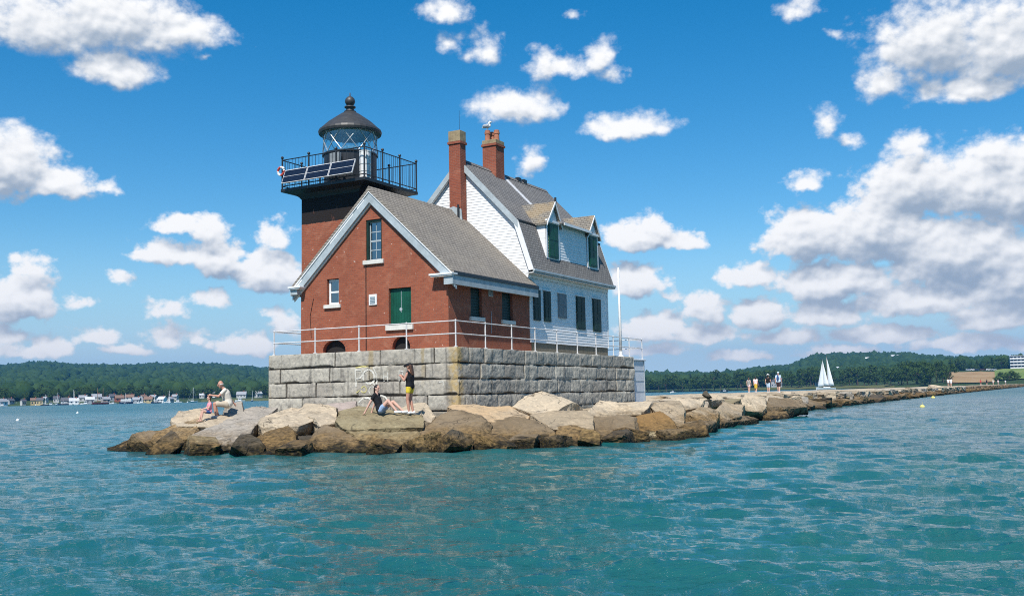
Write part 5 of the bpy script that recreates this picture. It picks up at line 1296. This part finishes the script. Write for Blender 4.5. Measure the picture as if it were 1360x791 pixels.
def make_person(label, loc, face, J, k, skin, voxel, top, top_m, sleeves, bottom, bottom_m, bl, hair_m, hair, shoes=None, hat=None, group=None, fat=1.0, look=None):
    """J: joints in metres, x forward, y to the left; k: size against a 1.7 m adult"""
    root = empty('person', loc, math.atan2(face[1], face[0]), label, 'person', group)
    fd = Vector(look or (1, 0, -.05)).normalized(); side = Vector((0, 0, 1)).cross(fd).normalized(); up = fd.cross(side)
    hd = J['head']
    def torso(mb, g):
        for s in ('L', 'R'):
            sg = 1 if s == 'L' else -1; w = (J['sh'+s]-(J['shL']+J['shR'])/2)
            capsule(mb, J['chest']+w*.42, J['waist']+w*.34, (.108*fat+g)*k, (.095*fat+g)*k); capsule(mb, J['waist']+w*.34, J['pelvis']+w*.42, (.095*fat+g)*k, (.110*fat+g)*k)
            capsule(mb, J['chest']+w*.45, J['sh'+s]-w*.12, (.10*fat+g)*k, (.058+g)*k)
        capsule(mb, J['chest'], J['pelvis'], (.115*fat+g)*k, (.12*fat+g)*k)
    mb = MB(); torso(mb, 0)
    capsule(mb, J['neck']-(J['neck']-J['chest'])*.25, J['neck']+(hd-J['neck'])*.55, .062*k, .052*k)
    mb.ball(hd+up*.012*k, (.088*k, .078*k, .112*k), 14, 10); capsule(mb, hd+fd*.03*k-up*.055*k, hd+fd*.045*k-up*.085*k, .055*k, .035*k)
    capsule(mb, hd+fd*.085*k+up*.015*k, hd+fd*.107*k-up*.018*k, .011*k, .016*k, 8)
    for sg in (-1, 1): mb.ball(hd+side*sg*.082*k-up*.005*k, (.018*k, .012*k, .03*k), 8, 6); mb.ball(hd+fd*.078*k+side*sg*.03*k+up*.03*k, .016*k, 8, 6)
    for s, sg in (('L', 1), ('R', -1)):
        capsule(mb, J['sh'+s], J['el'+s], .052*k, .040*k); capsule(mb, J['el'+s], J['wr'+s], .041*k, .028*k)
        d = (J['wr'+s]-J['el'+s]).normalized(); lat = d.cross(Vector((0, 0, 1)) if abs(d.z) < .8 else Vector((1, 0, 0))).normalized(); nrm = d.cross(lat)
        w = J['wr'+s]; capsule(mb, w+d*.01*k, w+d*.075*k, .028*k, .034*k)
        if voxel < .013:
            for q, (of, ln) in enumerate(((-.03, .062), (-.010, .075), (.010, .070), (.03, .055))):
                b0 = w+d*.085*k+lat*of*k; b1 = b0+d*ln*.5*k+nrm*.006*k; b2 = b1+d*ln*.5*k+nrm*.022*k
                capsule(mb, b0-d*.02*k, b1, .0105*k, .010*k, 6); capsule(mb, b1, b2, .010*k, .009*k, 6)
            capsule(mb, w+d*.025*k-lat*.025*k, w+d*.075*k-lat*.062*k+nrm*.02*k, .013*k, .010*k, 6)
        capsule(mb, J['hip'+s], J['kn'+s], .088*k*fat**.5, .060*k); capsule(mb, J['kn'+s], J['kn'+s].lerp(J['an'+s], .35), .056*k, .056*k); capsule(mb, J['kn'+s].lerp(J['an'+s], .35), J['an'+s], .056*k, .036*k)
        toe = J.get('to'+s); a = J['an'+s]
        if toe is None: toe = a+Vector((.15*k, 0, -.045*k))
        capsule(mb, a-Vector((.02*k, 0, .035*k)), toe, .038*k, .028*k)
    remesh(mb, 'body', voxel, skin, root)
    if voxel < .013:
        for sg in (-1, 1):
            e = MB(); e.ball(hd+fd*.087*k+side*sg*.031*k+up*.022*k, .011*k, 8, 6); e.build('eye', 'dark', root)
    if top:
        mb = MB(); torso(mb, .014)
        if sleeves:
            for s in ('L', 'R'): capsule(mb, J['sh'+s], J['sh'+s].lerp(J['el'+s], sleeves), .064*k, .060*k)
        else:
            for s in ('L', 'R'): mb.ball(J['sh'+s].lerp(J['neck'], .25), .058*k, 10, 8)
        if bottom == 'bikini': pass
        remesh(mb, top, voxel*1.1, top_m, root)
    if bottom in ('shorts', 'skirt', 'trousers'):
        mb = MB(); capsule(mb, J['pelvis']+(J['waist']-J['pelvis'])*.45, J['pelvis'], .115*k*fat, .132*k*fat)
        for s in ('L', 'R'):
            capsule(mb, J['pelvis'].lerp(J['hip'+s], .8), J['hip'+s], .118*k*fat, .112*k*fat); capsule(mb, J['hip'+s], J['hip'+s].lerp(J['kn'+s], bl), .110*k*fat**.5, .092*k*fat**.5)
        if bottom == 'skirt':
            a = (J['hipL']+J['hipR'])/2; b = (J['knL']+J['knR'])/2; capsule(mb, a, a.lerp(b, bl), .15*k, .16*k)
        remesh(mb, bottom, voxel*1.1, bottom_m, root)
    if hair:
        mb = MB(); b = hd-fd*.018*k+up*.028*k
        if hair == 'fringe':
            for t in np.linspace(-1.9, 1.9, 13): mb.ball(hd-fd*(.085*math.cos(t))*k+side*.085*math.sin(t)*k+up*.0*k, .024*k, 8, 6)
        else:
            mb.ball(b, (.096*k, .088*k, .102*k), 12, 8)
            if hair == 'long':
                for o_ in (-.05, 0, .05): capsule(mb, hd-fd*.06*k+side*o_*k+up*.02*k, hd-fd*.115*k+side*o_*k-up*.27*k, .055*k, .032*k)
            if hair == 'bob': capsule(mb, hd-fd*.055*k, hd-fd*.07*k-up*.12*k, .075*k, .055*k)
        remesh(mb, 'hair', max(voxel, .008), hair_m, root, 2)
    if hat:
        kind, hm = hat; mb = MB(); mb.ball(hd+up*.065*k-fd*.005*k, (.105*k, .097*k, .075*k), 14, 8)
        if kind == 'cap': capsule(mb, hd+up*.062*k+fd*.08*k, hd+up*.045*k+fd*.175*k, .055*k, .045*k)
        else:
            for t in range(14): mb.ball(hd+up*.055*k+fd*.15*math.cos(t*.449)*k+side*.15*math.sin(t*.449)*k, (.05*k, .05*k, .014*k), 8, 6)
        remesh(mb, kind if kind == 'cap' else 'sun_hat', max(voxel, .009), hm, root, 1)
    if shoes:
        for s in ('L', 'R'):
            a = J['an'+s]; toe = J.get('to'+s) or a+Vector((.15*k, 0, -.045*k)); mb = MB()
            capsule(mb, a-Vector((.03*k, 0, .03*k)), toe-(toe-a)*.05, .050*k, .042*k); remesh(mb, 'shoe', max(voxel, .009), shoes, root, 2)
    return root
V3 = lambda **k: {a: Vector(b) for a, b in k.items()}
# woman standing on the block, hands raised to her chest
J = stand_pose(1.62, 0, 'chest'); J['knL'].x += .02; J['anR'].x -= .06
make_person('person standing by the wall in black top, yellow shorts and dark cap', PEOPLE['stander'], (-.93, .36), J, 1.62/1.7, 'skin', .009, 'tank_top', 'black_cloth', 0, 'shorts', 'yellow_cloth', .36, 'hair_brown', 'long', 'white_cloth', ('cap', 'black_cloth'))
# woman sitting on the block, leaning back on her arms, knees drawn up
J = V3(head=(-.11, .0, .80), neck=(-.13, 0, .645), chest=(-.12, 0, .47), waist=(-.05, 0, .28), pelvis=(0, 0, .13), shL=(-.13, .165, .60), shR=(-.13, -.165, .60), hipL=(.03, .085, .11), hipR=(.03, -.085, .11),
       knL=(.40, .10, .36), knR=(.30, -.10, .40), anL=(.73, .10, .06), anR=(.58, -.11, .07), toL=(.88, .10, .04), toR=(.73, -.11, .04), elL=(-.26, .20, .34), wrL=(-.36, .21, .08), elR=(-.28, -.20, .34), wrR=(-.42, -.22, .08))
make_person('person sitting on a flat block in black t-shirt and pale denim shorts', PEOPLE['sitter'], (.97, -.22), J, .96, 'skin_light', .009, 't_shirt', 'black_cloth', .5, 'shorts', 'denim', .38, 'hair_dark', 'bob', 'white_cloth', look=(.9, -.35, -.1))
# man sitting on the grey block, bent towards the child
J = V3(head=(.24, 0, 1.17), neck=(.14, 0, 1.03), chest=(.07, 0, .86), waist=(0, 0, .66), pelvis=(-.02, 0, .50), shL=(.11, .19, .97), shR=(.11, -.19, .97), hipL=(.03, .10, .48), hipR=(.03, -.10, .48),
       knL=(.45, .14, .50), knR=(.43, -.14, .50), anL=(.40, .15, .08), anR=(.30, -.15, .08), elL=(.33, .26, .76), wrL=(.55, .10, .80), elR=(-.06, -.28, .74), wrR=(-.24, -.30, .52))
make_person('person with grey hair sitting on a rock in cream t-shirt and beige shorts', PEOPLE['man'], (-.93, -.37), J, 1.04, 'skin', .010, 't_shirt', 'cream_cloth', .55, 'shorts', 'beige_cloth', .75, 'hair_grey', 'fringe', 'hair_grey', fat=1.22, look=(.95, .12, -.22))
# child in front of him
J = V3(head=(.03, 0, .66), neck=(.0, 0, .53), chest=(0, 0, .42), waist=(0, 0, .30), pelvis=(0, 0, .20), shL=(0, .11, .48), shR=(0, -.11, .48), hipL=(.01, .055, .19), hipR=(.01, -.055, .19),
       knL=(.24, .07, .22), knR=(.24, -.07, .20), anL=(.30, .08, -.08), anR=(.32, -.08, -.08), elL=(.06, .15, .33), wrL=(.20, .08, .30), elR=(.06, -.15, .33), wrR=(.20, -.08, .30))
make_person('small person in pink top sitting in front of the man in cream t-shirt', PEOPLE['child'], (-.85, -.5), J, .64, 'skin_light', .009, 't_shirt', 'pink_cloth', .5, 'shorts', 'blue_cloth', .4, 'hair_brown', 'bob', None, look=(.9, .2, 0))
# walkers on the breakwater, seen from behind
def walker(label, xyz, h, stride, **kw):
    make_person(label, xyz, (UX, UY), stand_pose(h, stride), h/1.7, kw.pop('skin', 'skin_light'), .016, kw.pop('top', 'shirt'), kw.pop('tm'), kw.pop('sl', .45), kw.pop('bt', 'shorts'), kw.pop('bm'), kw.pop('bl', .5), kw.pop('hm', 'hair_brown'), kw.pop('hair', 'bob'), kw.pop('shoes', 'white_cloth'), kw.pop('hat', None), 'walkers on the breakwater', kw.pop('fat', 1.0))
def on_cap(X, Y): return (X, Y, CAPZ)
walker('person walking away in grey-green top and pale pink shorts, leftmost of four', on_cap(24.9, 105), 1.56, .10, tm='grey_cloth', bm='pale_pink', sl=0, hm='hair_brown')
walker('person walking away in pale pink top and mustard yellow skirt', on_cap(24.4, 100), 1.58, .08, tm='pale_pink', bm='mustard', bt='skirt', bl=.95, hm='hair_dark')
walker('person walking away in black top and white sun hat', on_cap(23.1, 90), 1.66, .12, tm='black_cloth', bm='pale_blue', bl=.9, hat=('sunhat', 'white_cloth'), hm='hair_dark')
walker('person walking away in pale blue shirt, blue cap and dark shorts', on_cap(22.7, 85), 1.76, .14, tm='pale_blue', bm='dark_shorts', bl=.8, hat=('cap', 'pale_blue'), hair=None, fat=1.15)
bp = empty('backpack', W(54.9-.22, 2.2, CAPZ), ANG, 'narrow dark blue pack on the back of the person in pale blue shirt', 'backpack')
x_, y_ = 22.7, 85
bp.location = (x_-UX*.17, y_-UY*.17, CAPZ)
mb = MB(); mb.ball((0, 0, 1.24), (.085, .095, .27), 10, 8); mb.build('bag', 'blue_cloth', bp, smooth=True)
walker('person in white on the far breakwater, alone before the dark trees', on_cap(88.2, 200), 1.7, .12, tm='white_cloth', bm='white_cloth', hm='hair_dark')
walker('person in white beside the other in white on the far breakwater', on_cap(87.0, 198.5), 1.62, .10, tm='white_cloth', bm='grey_cloth', hm='hair_brown')
walker('person in red top on the far breakwater before the brown field', on_cap(129.5, 275), 1.72, .1, tm='red_cloth', bm='dark_shorts')
walker('person in black on the far breakwater right of the one in red', on_cap(132.6, 278), 1.72, .1, tm='black_cloth', bm='dark_shorts')
walker('person in cream t-shirt on the far breakwater before the brown field', on_cap(146.5, 303), 1.74, .1, tm='cream_cloth', bm='pale_pink')
walker('person in pale pink top on the far breakwater near the bushes', on_cap(149.5, 306), 1.66, .1, tm='pale_pink', bm='grey_cloth')
walker('person in white top on the far breakwater by the green bushes', on_cap(183, 369), 1.72, .1, tm='white_cloth', bm='blue_cloth')

# ================================================================ boats, buoys and shore buildings
def hull(L, B, H, sheer=.35, n=12):
    vs = []; fs = []
    for i in range(n+1):
        t = i/n; x = -L/2+L*t; b = B/2*(1-max(0, (t-.45)/.55)**2.2)*(.82+.18*min(1, t*4)); zt = H+sheer*max(0, t-.3)**1.5
        vs += [(x, -b, zt), (x, -b*.8, H*.3), (x, 0, -.25), (x, b*.8, H*.3), (x, b, zt)]
    for i in range(n):
        for j in range(4): k = i*5+j; fs.append((k, k+5, k+6, k+1))
        fs.append((i*5+4, i*5+9, i*5+5, i*5))
    fs.append((0, 1, 2, 3, 4)); fs.append(tuple(n*5+j for j in (4, 3, 2, 1, 0)))
    return vs, fs
M['navy'] = m_plain('navy_hull', (.02, .035, .08), .35); M['hullred'] = m_plain('dark_red_hull', (.10, .03, .025), .4); M['wood'] = m_plain('varnished_wood', (.30, .17, .08), .5)
M['sail'] = m_plain('sailcloth', (.82, .82, .80), .8, 0, .05, 3); M['shed'] = m_plain('grey_shed', (.36, .38, .40), .8); M['yellow_house'] = m_plain('ochre_clapboard', (.48, .38, .20), .8); M['roof_dark'] = m_plain('dark_roofing', (.10, .10, .11), .9); M['roof_red'] = m_plain('brown_roofing', (.22, .14, .10), .9); M['roof_pale'] = m_plain('pale_roofing', (.55, .56, .58), .8)
M['winglass'] = m_plain('dark_window', (.03, .035, .045), .2, 0, .2, 3, .6)
def motorboat(label, loc, yaw, L, hm, group):
    o = empty('motorboat', loc, yaw, label, 'motorboat', group); v, f = hull(L, L*.32, L*.12); mesh_obj('hull', v, f, hm, o)
    m = MB(); m.prism([(-L*.12, L*.12), (L*.22, L*.12), (L*.12, L*.30), (-L*.10, L*.30)], lambda a, b: (a, -L*.11, b), lambda a, b: (a, L*.11, b)); c = m.build('cabin', 'white', o)
    m = MB(); m.box(-L*.09, L*.13, -L*.112, L*.112, L*.20, L*.27); m.build('cabin_window', 'winglass', c)
    m = MB(); m.box(-L*.16, L*.17, -L*.13, L*.13, L*.301, L*.325); m.build('canopy', 'white', o)
    m = MB(); m.tube([(0, 0, L*.32), (0, 0, L*.48)], L*.008, 6); m.build('mast', 'white', o); return o
def sloop(label, loc, yaw, L, hm, group, name='sailboat'):
    o = empty(name, loc, yaw, label, 'sailboat', group); v, f = hull(L, L*.30, L*.10); mesh_obj('hull', v, f, hm, o)
    m = MB(); m.box(-L*.15, L*.12, -L*.08, L*.08, L*.09, L*.15); m.build('cabin', 'white', o)
    m = MB(); m.tube([(L*.06, 0, L*.08), (L*.06, 0, L*1.35)], L*.014, 6); m.build('mast', 'white', o)
    m = MB(); m.tube([(L*.05, 0, L*.26), (-L*.38, 0, L*.25)], [L*.02, L*.02], 6); m.build('boom', 'white_cloth', o)
    m = MB(); m.tube([(L*.06, 0, L*1.33), (L*.49, 0, L*.12)], L*.004, 5); m.tube([(L*.06, 0, L*1.33), (-L*.49, 0, L*.12)], L*.004, 5); m.build('stay', 'steel', o); return o
def sailcloth(parent, name, tack, head, clew, belly):
    n = 10; vs = []; fs = []
    T, H_, C_ = Vector(tack), Vector(head), Vector(clew)
    for i in range(n+1):
        a = T.lerp(H_, i/n); b = C_.lerp(H_, i/n)
        for j in range(n+1):
            p = a.lerp(b, j/n); p.y += belly*math.sin(math.pi*j/n)*(1-i/n)*.8; vs.append(tuple(p))
    for i in range(n):
        for j in range(n): k = i*(n+1)+j; fs.append((k, k+1, k+n+2, k+n+1))
    o = mesh_obj(name, vs, fs, 'sail', parent, True); s = o.modifiers.new('t', 'SOLIDIFY'); s.thickness = .06; return o
# schooner under full sail right of the walkers
Y = 640; X = (1092-680)/1311*Y
sc = empty('schooner', (X, Y, 0), R(142), 'white two-masted schooner under full sail before the right-hand shore', 'sailboat')
v, f = hull(12.5, 3.4, 1.3, .8); mesh_obj('hull', v, f, 'white', sc)
m = MB(); m.box(-3.2, 1.0, -.9, .9, 1.2, 1.9); m.build('cabin', 'white', sc)
for x_, h_ in ((1.3, 20.0), (-1.5, 21.6)):
    m = MB(); m.tube([(x_, 0, .8), (x_, 0, h_)], [.14, .07], 8); m.build('mast', 'wood', sc); m = MB(); m.tube([(x_-.1, 0, 2.6), (x_-4.0, .3, 2.5)], .09, 6); m.build('boom', 'wood', sc)
sailcloth(sc, 'mainsail', (-1.65, 0, 2.7), (-1.6, 0, 21.2), (-5.9, .4, 2.6), .7); sailcloth(sc, 'foresail', (1.15, .2, 2.7), (1.2, .2, 19.6), (-2.6, .7, 2.6), .6); sailcloth(sc, 'jib', (5.2, 0, 1.8), (1.4, 0, 18.0), (.9, .6, 2.4), .5)
# town side
gp = 'boats moored off the far left shore'
mo = [(4, 'white'), (22, 'white'), (33, 'navy'), (52, 'white'), (68, 'white'), (84, 'navy'), (92, 'white'), (104, 'white'), (114, 'white'), (150, 'white'), (188, 'white'), (207, 'navy'), (222, 'white'), (236, 'white'), (318, 'white')]
def at_px(x, Y): return ((x-680)/1311*Y, Y)
for i, (x, hm) in enumerate(mo):
    X, Y = at_px(x, 640+(i*37) % 45); motorboat(f'small {"white" if hm == "white" else "dark blue"} motorboat off the far left shore, {ordinal(i)} from the left', (X, Y, 0), R(150+(i*67) % 70), 4.6+(i*13) % 3, hm, gp)
for i, x in enumerate((60, 76, 98, 166, 224, 255, 334)):
    X, Y = at_px(x, 630+(i*29) % 40); sloop(f'bare-masted sailboat off the far left shore, {ordinal(i)} from the left', (X, Y, 0), R(20+(i*53) % 120), 5.2+(i % 3), 'white' if i % 3 else 'navy', 'sailboats moored off the far left shore')
X, Y = at_px(133, 640); ws = empty('schooner', (X, Y, 0), R(175), 'dark red two-masted schooner moored at the far left town quay', 'sailboat')
v, f = hull(11, 2.6, 1.2, .5); mesh_obj('hull', v, f, 'hullred', ws)
for x_ in (-1.8, 2.0):
    m = MB(); m.tube([(x_, 0, .8), (x_, 0, 10.5)], .13, 6); m.build('mast', 'wood', ws); m = MB(); m.tube([(x_, 0, 2.2), (x_-3.2, 0, 2.1)], .18, 6); m.build('boom', 'wood', ws)
X, Y = at_px(167, 650); fe = empty('ferry', (X, Y, 0), R(178), 'dark-hulled ferry with a long white deckhouse at the far left quay', 'ferry')
v, f = hull(9, 3, 1.3, .2); mesh_obj('hull', v, f, 'navy', fe); m = MB(); m.box(-4, 3, -1.2, 1.2, 1.25, 3.0); h0 = m.build('deckhouse', 'white', fe); m = MB(); m.box(-3.8, 2.8, -1.22, 1.22, 1.8, 2.3); m.build('window_band', 'winglass', h0)
X, Y = at_px(958, 560); motorboat('white-canopied motorboat moored before the dark right-hand trees', (X, Y, 0), R(20), 4.6, 'navy', None)
X, Y = at_px(890, 620); motorboat('low white motorboat near the end of the granite foundation', (X, Y, 0), R(190), 3.6, 'white', None)
M['buoy_yellow'] = m_plain('yellow_buoy', (.75, .62, .18), .5); M['buoy_white'] = m_plain('white_buoy', (.8, .8, .78), .5)
for lab, X, Y, m_, s in (('yellow lobster buoy floating in front of the breakwater, the nearer of two', 31, 75.5, 'buoy_yellow', .19), ('yellow lobster buoy floating close to the far breakwater stones', 53.6, 127, 'buoy_yellow', .26), ('white buoy floating at the far left edge', -48.5, 97, 'buoy_white', .17), ('white buoy floating off the left town', -66, 150, 'buoy_white', .2)):
    o = empty('buoy', (X, Y, 0), 0, lab, 'buoy', 'lobster buoys on the water'); m = MB(); m.lathe([(.02, -.9*s), (.7*s, -.6*s), (s, 0), (.95*s, .45*s), (.45*s, .85*s), (.1*s, .95*s)], (0, 0, 0), 12); m.build('float', m_, o, smooth=True); m = MB(); m.tube([(0, 0, .9*s), (0.02, 0, 2.0*s)], .07*s, 6); m.build('stick', m_, o)
def house(label, a, r, yaw, w, d, h, wm, rm, group, name='house', rise=.45, floors=1, dz=0.0):
    p = land_pt(a, r); p.z = max(p.z, .4)+dz; o = empty(name, p, yaw, label, 'house' if name == 'house' else name.replace('_', ' '), group)
    m = MB(); m.prism([(-d/2, -1.5), (d/2, -1.5), (d/2, h), (0, h+d*rise), (-d/2, h)], lambda a_, b_: (-w/2, a_, b_), lambda a_, b_: (w/2, a_, b_)); m.build('wall', wm, o)
    m = MB(); e = .35; m.prism([(-d/2-e, h-e*rise*2+.05), (0, h+d*rise+.05), (d/2+e, h-e*rise*2+.05), (d/2+e, h-e*rise*2+.25), (0, h+d*rise+.3), (-d/2-e, h-e*rise*2+.25)], lambda a_, b_: (-w/2-e, a_, b_), lambda a_, b_: (w/2+e, a_, b_)); rf = m.build('roof', rm, o)
    for fl in range(floors):
        z = .9+fl*2.6
        if z+1.1 > h+.3: break
        for i in range(max(2, int(w/2.2))):
            x = -w/2+w*(i+.5)/max(2, int(w/2.2)); m = MB(); m.box(x-.4, x+.4, -d/2-.05, -d/2-.004, z, z+1.1); m.build('window', 'winglass', o)
    m = MB(); m.box(w*.2, w*.2+.6, -.3, .3, h+d*rise*.6, h+d*rise+1.0); m.build('chimney', 'chimney_brick', rf)
    return o
rng = np.random.RandomState(8)
town = []
wn = {'white': 'white', 'shed': 'grey', 'yellow_house': 'ochre', 'brick': 'red brick'}
rn = {'roof_dark': 'dark', 'roof_red': 'brown', 'roof_pale': 'pale', 'white': 'white'}
for x, dr, w, h, wm, rm in ((3, 16, 9, 3.4, 'white', 'roof_pale'), (14, 40, 7, 3, 'shed', 'roof_dark'), (31, 26, 5, 3.6, 'white', 'roof_dark'), (45, 24, 6, 4.2, 'yellow_house', 'roof_red'), (54, 22, 7, 4, 'yellow_house', 'roof_dark'), (60, 44, 6, 3.6, 'white', 'roof_pale'), (75, 46, 6, 3.8, 'white', 'roof_dark'), (88, 30, 10, 3, 'shed', 'roof_dark'), (98, 20, 9, 2.8, 'white', 'white'), (110, 50, 8, 3.4, 'white', 'roof_pale'), (119, 30, 9, 3.4, 'shed', 'white'), (128, 54, 10, 3.6, 'white', 'roof_pale'), (140, 34, 8, 3.2, 'shed', 'roof_pale'), (149, 52, 7, 4.2, 'shed', 'roof_dark'), (158, 40, 9, 3.4, 'brick', 'roof_red'), (172, 48, 9, 3.4, 'white', 'roof_red'), (181, 22, 8, 2.8, 'shed', 'roof_pale'), (190, 50, 7, 3.4, 'shed', 'roof_red'), (197, 20, 9, 3.0, 'yellow_house', 'roof_red'), (203, 46, 7, 3.2, 'white', 'roof_pale'), (215, 22, 9, 2.8, 'white', 'white'), (226, 24, 6, 3, 'white', 'roof_pale'), (232, 48, 7, 3.2, 'white', 'roof_pale'),
                            (268, 95, 6, 3.4, 'white', 'white'), (284, 105, 4, 4.4, 'white', 'roof_pale'), (299, 100, 4, 3.6, 'white', 'roof_pale'), (320, 60, 11, 3.2, 'white', 'roof_pale'), (342, 62, 8, 4.0, 'white', 'white')):
    town.append((x, dr, w, h, wm, rm))
M['offwhite'] = m_plain('dull_white_clapboard', (.50, .50, .48), .8); M['dullroof'] = m_plain('grey_roofing', (.30, .31, .33), .9)
for i, (x, dr, w, h, wm, rm) in enumerate(town):
    WM = 'offwhite' if wm == 'white' and i % 4 else wm; RM = {'roof_pale': 'dullroof', 'white': 'roof_pale'}.get(rm, rm)
    a = px_az(x); house(f'{wn[wm]} house with {rn[rm]} roof on the far left shore, {ordinal(i)} from the left', a, float(shore(a))+dr, R(rng.uniform(-50, 50))-R(a), w*.62, w*.42, h*.78, WM, RM, 'houses on the far left shore')
hills_h = [(1028, 56, 9, 5, 'shed', 'roof_dark', 'shingled'), (1085, 70, 8, 4, 'white', 'roof_dark', 'low white'), (1112, 520, 12, 4, 'white', 'roof_pale', 'white'), (1154, 900, 16, 5, 'white', 'white', 'long white'), (1190, 1100, 22, 6, 'white', 'roof_pale', 'large white'), (1230, 1200, 16, 6, 'white', 'roof_pale', 'white'), (1253, 1000, 18, 7, 'white', 'white', 'bright white'), (1285, 1100, 15, 6, 'shed', 'roof_pale', 'grey'), (1322, 980, 22, 5, 'white', 'roof_pale', 'wide pale')]
for i, (x, dr, w, h, wm, rm, look) in enumerate(hills_h):
    a = px_az(x); house(f'{look} house among trees on the right-hand hills, {ordinal(i)} from the left', a, float(shore(a))+dr, -R(a)+R(10*(i % 3-1)), w, w*.55, h, wm, rm, 'houses on the right-hand hills', dz=4.5 if dr > 400 else .5)
# summit lodge on the hill top
a = px_az(1066); house('pale lodge on the brow of the right-hand hill above the sails', a, float(rdist(a))-40, -R(a), 18, 9, 4, 'white', 'white', None, dz=7)
# hotel at the right edge
a = px_az(1356); p = land_pt(a, 1010); ht = empty('hotel', p, -R(a)+R(4), 'long white four-storey hotel at the right edge above the lawn', 'hotel')
m = MB(); m.box(-11, 16, 0, 9, -2, 11.2); m.build('wall', 'white', ht); m = MB(); m.box(-11.4, 16.4, -.9, 9.4, 11.202, 11.7); m.build('roof', 'roof_pale', ht)
for fl in range(4):
    m = MB(); m.box(-11.2, 16.2, -1.3, -.004, fl*2.8+.0, fl*2.8+.28); b = m.build('balcony', 'white', ht)
    m = MB(); m.box(-11.1, 16.1, -1.3, -1.25, fl*2.8+.284, fl*2.8+1.1); m.build('balcony_front', 'white', b)
    for i in range(9): m = MB(); m.box(-10.6+i*3, -8.6+i*3, -.06, -.004, fl*2.8+.6, fl*2.8+2.5); m.build('window', 'winglass', ht)
# bushes by the field
for i, (x, dr, h) in enumerate(((1327, 85, 8), (1335, 80, 9), (1343, 90, 6.5), (1318, 75, 4), (1290, 300, 7), (1310, 310, 8))):
    a = px_az(x); o = make_tree('broad', 10+i % 3); o.name = 'bush'; o.location = land_pt(a, float(shore(a))+dr, -1.2*h/6); o.scale = (h*1.15, h*1.15, h*.95); o.rotation_euler = (0, 0, i*1.3)
    tag(o, f'round green bush beside the brown field, {ordinal(i)} planted round it', 'bush', 'bushes round the field')
# cars parked above the field
M['car_paint'] = m_plain('silver_car', (.55, .57, .60), .3, .3, .1, 3, .5)
for i, x in enumerate((1282, 1288, 1294, 1301, 1309, 1316)):
    a = px_az(x); p = land_pt(a, float(shore(a))+292, .6); o = empty('car', p, -R(a)+R(15), f'small parked car above the brown field, {ordinal(i)} from the left', 'car', 'cars parked above the field')
    m = MB(); m.prism([(-2.1, .3), (2.1, .3), (2.1, .85), (1.2, .95), (.7, 1.45), (-1.1, 1.45), (-1.7, .95), (-2.1, .9)], lambda a_, b_: (a_, -.85, b_), lambda a_, b_: (a_, .85, b_)); m.build('body', ['car_paint', 'white', 'navy', 'hullred', 'white', 'car_paint'][i], o)
    m = MB(); m.prism([(-1.4, .97), (1.0, .97), (.65, 1.38), (-1.05, 1.38)], lambda a_, b_: (a_, -.86, b_), lambda a_, b_: (a_, .86, b_)); m.build('window', 'winglass', o)
    for sx_ in (-1.3, 1.3):
        for sy_ in (-.8, .8): m = MB(); m.tube([(sx_, sy_-.1, .32), (sx_, sy_+.1, .32)], .32, 10); m.build('wheel', 'dark', o)

# ================================================================ sea air
hz_m, t = mat('sea_air')
hv = t.n('ShaderNodeVolumePrincipled', {'Color': HAZE_COL+(1,), 'Density': HAZE_D, 'Anisotropy': 0.0})
t.n('ShaderNodeOutputMaterial', {'Volume': hv.outputs[0]})
m = MB(); m.box(-3900, 3900, -3900, 3900, -3.5, 155); M['air'] = hz_m; hz = m.build('haze', hz_m); hz['kind'] = 'stuff'

# ================================================================ render settings
S.view_settings.view_transform = 'Standard'; S.view_settings.look = 'None'; S.view_settings.exposure = EXPO; S.view_settings.gamma = 1; S.view_settings.use_curve_mapping = False
S.render.engine = 'CYCLES'
cy = S.cycles; cy.use_denoising = False; cy.sample_clamp_direct = 3.0; cy.sample_clamp_indirect = 2.5; cy.pixel_filter_type = 'BLACKMAN_HARRIS'; cy.filter_width = 1.05; cy.use_adaptive_sampling = True; cy.adaptive_threshold = .008
cy.max_bounces = 6; cy.diffuse_bounces = 2; cy.glossy_bounces = 3; cy.transmission_bounces = 4; cy.transparent_max_bounces = 8; cy.volume_bounces = 0; cy.caustics_reflective = False; cy.caustics_refractive = False
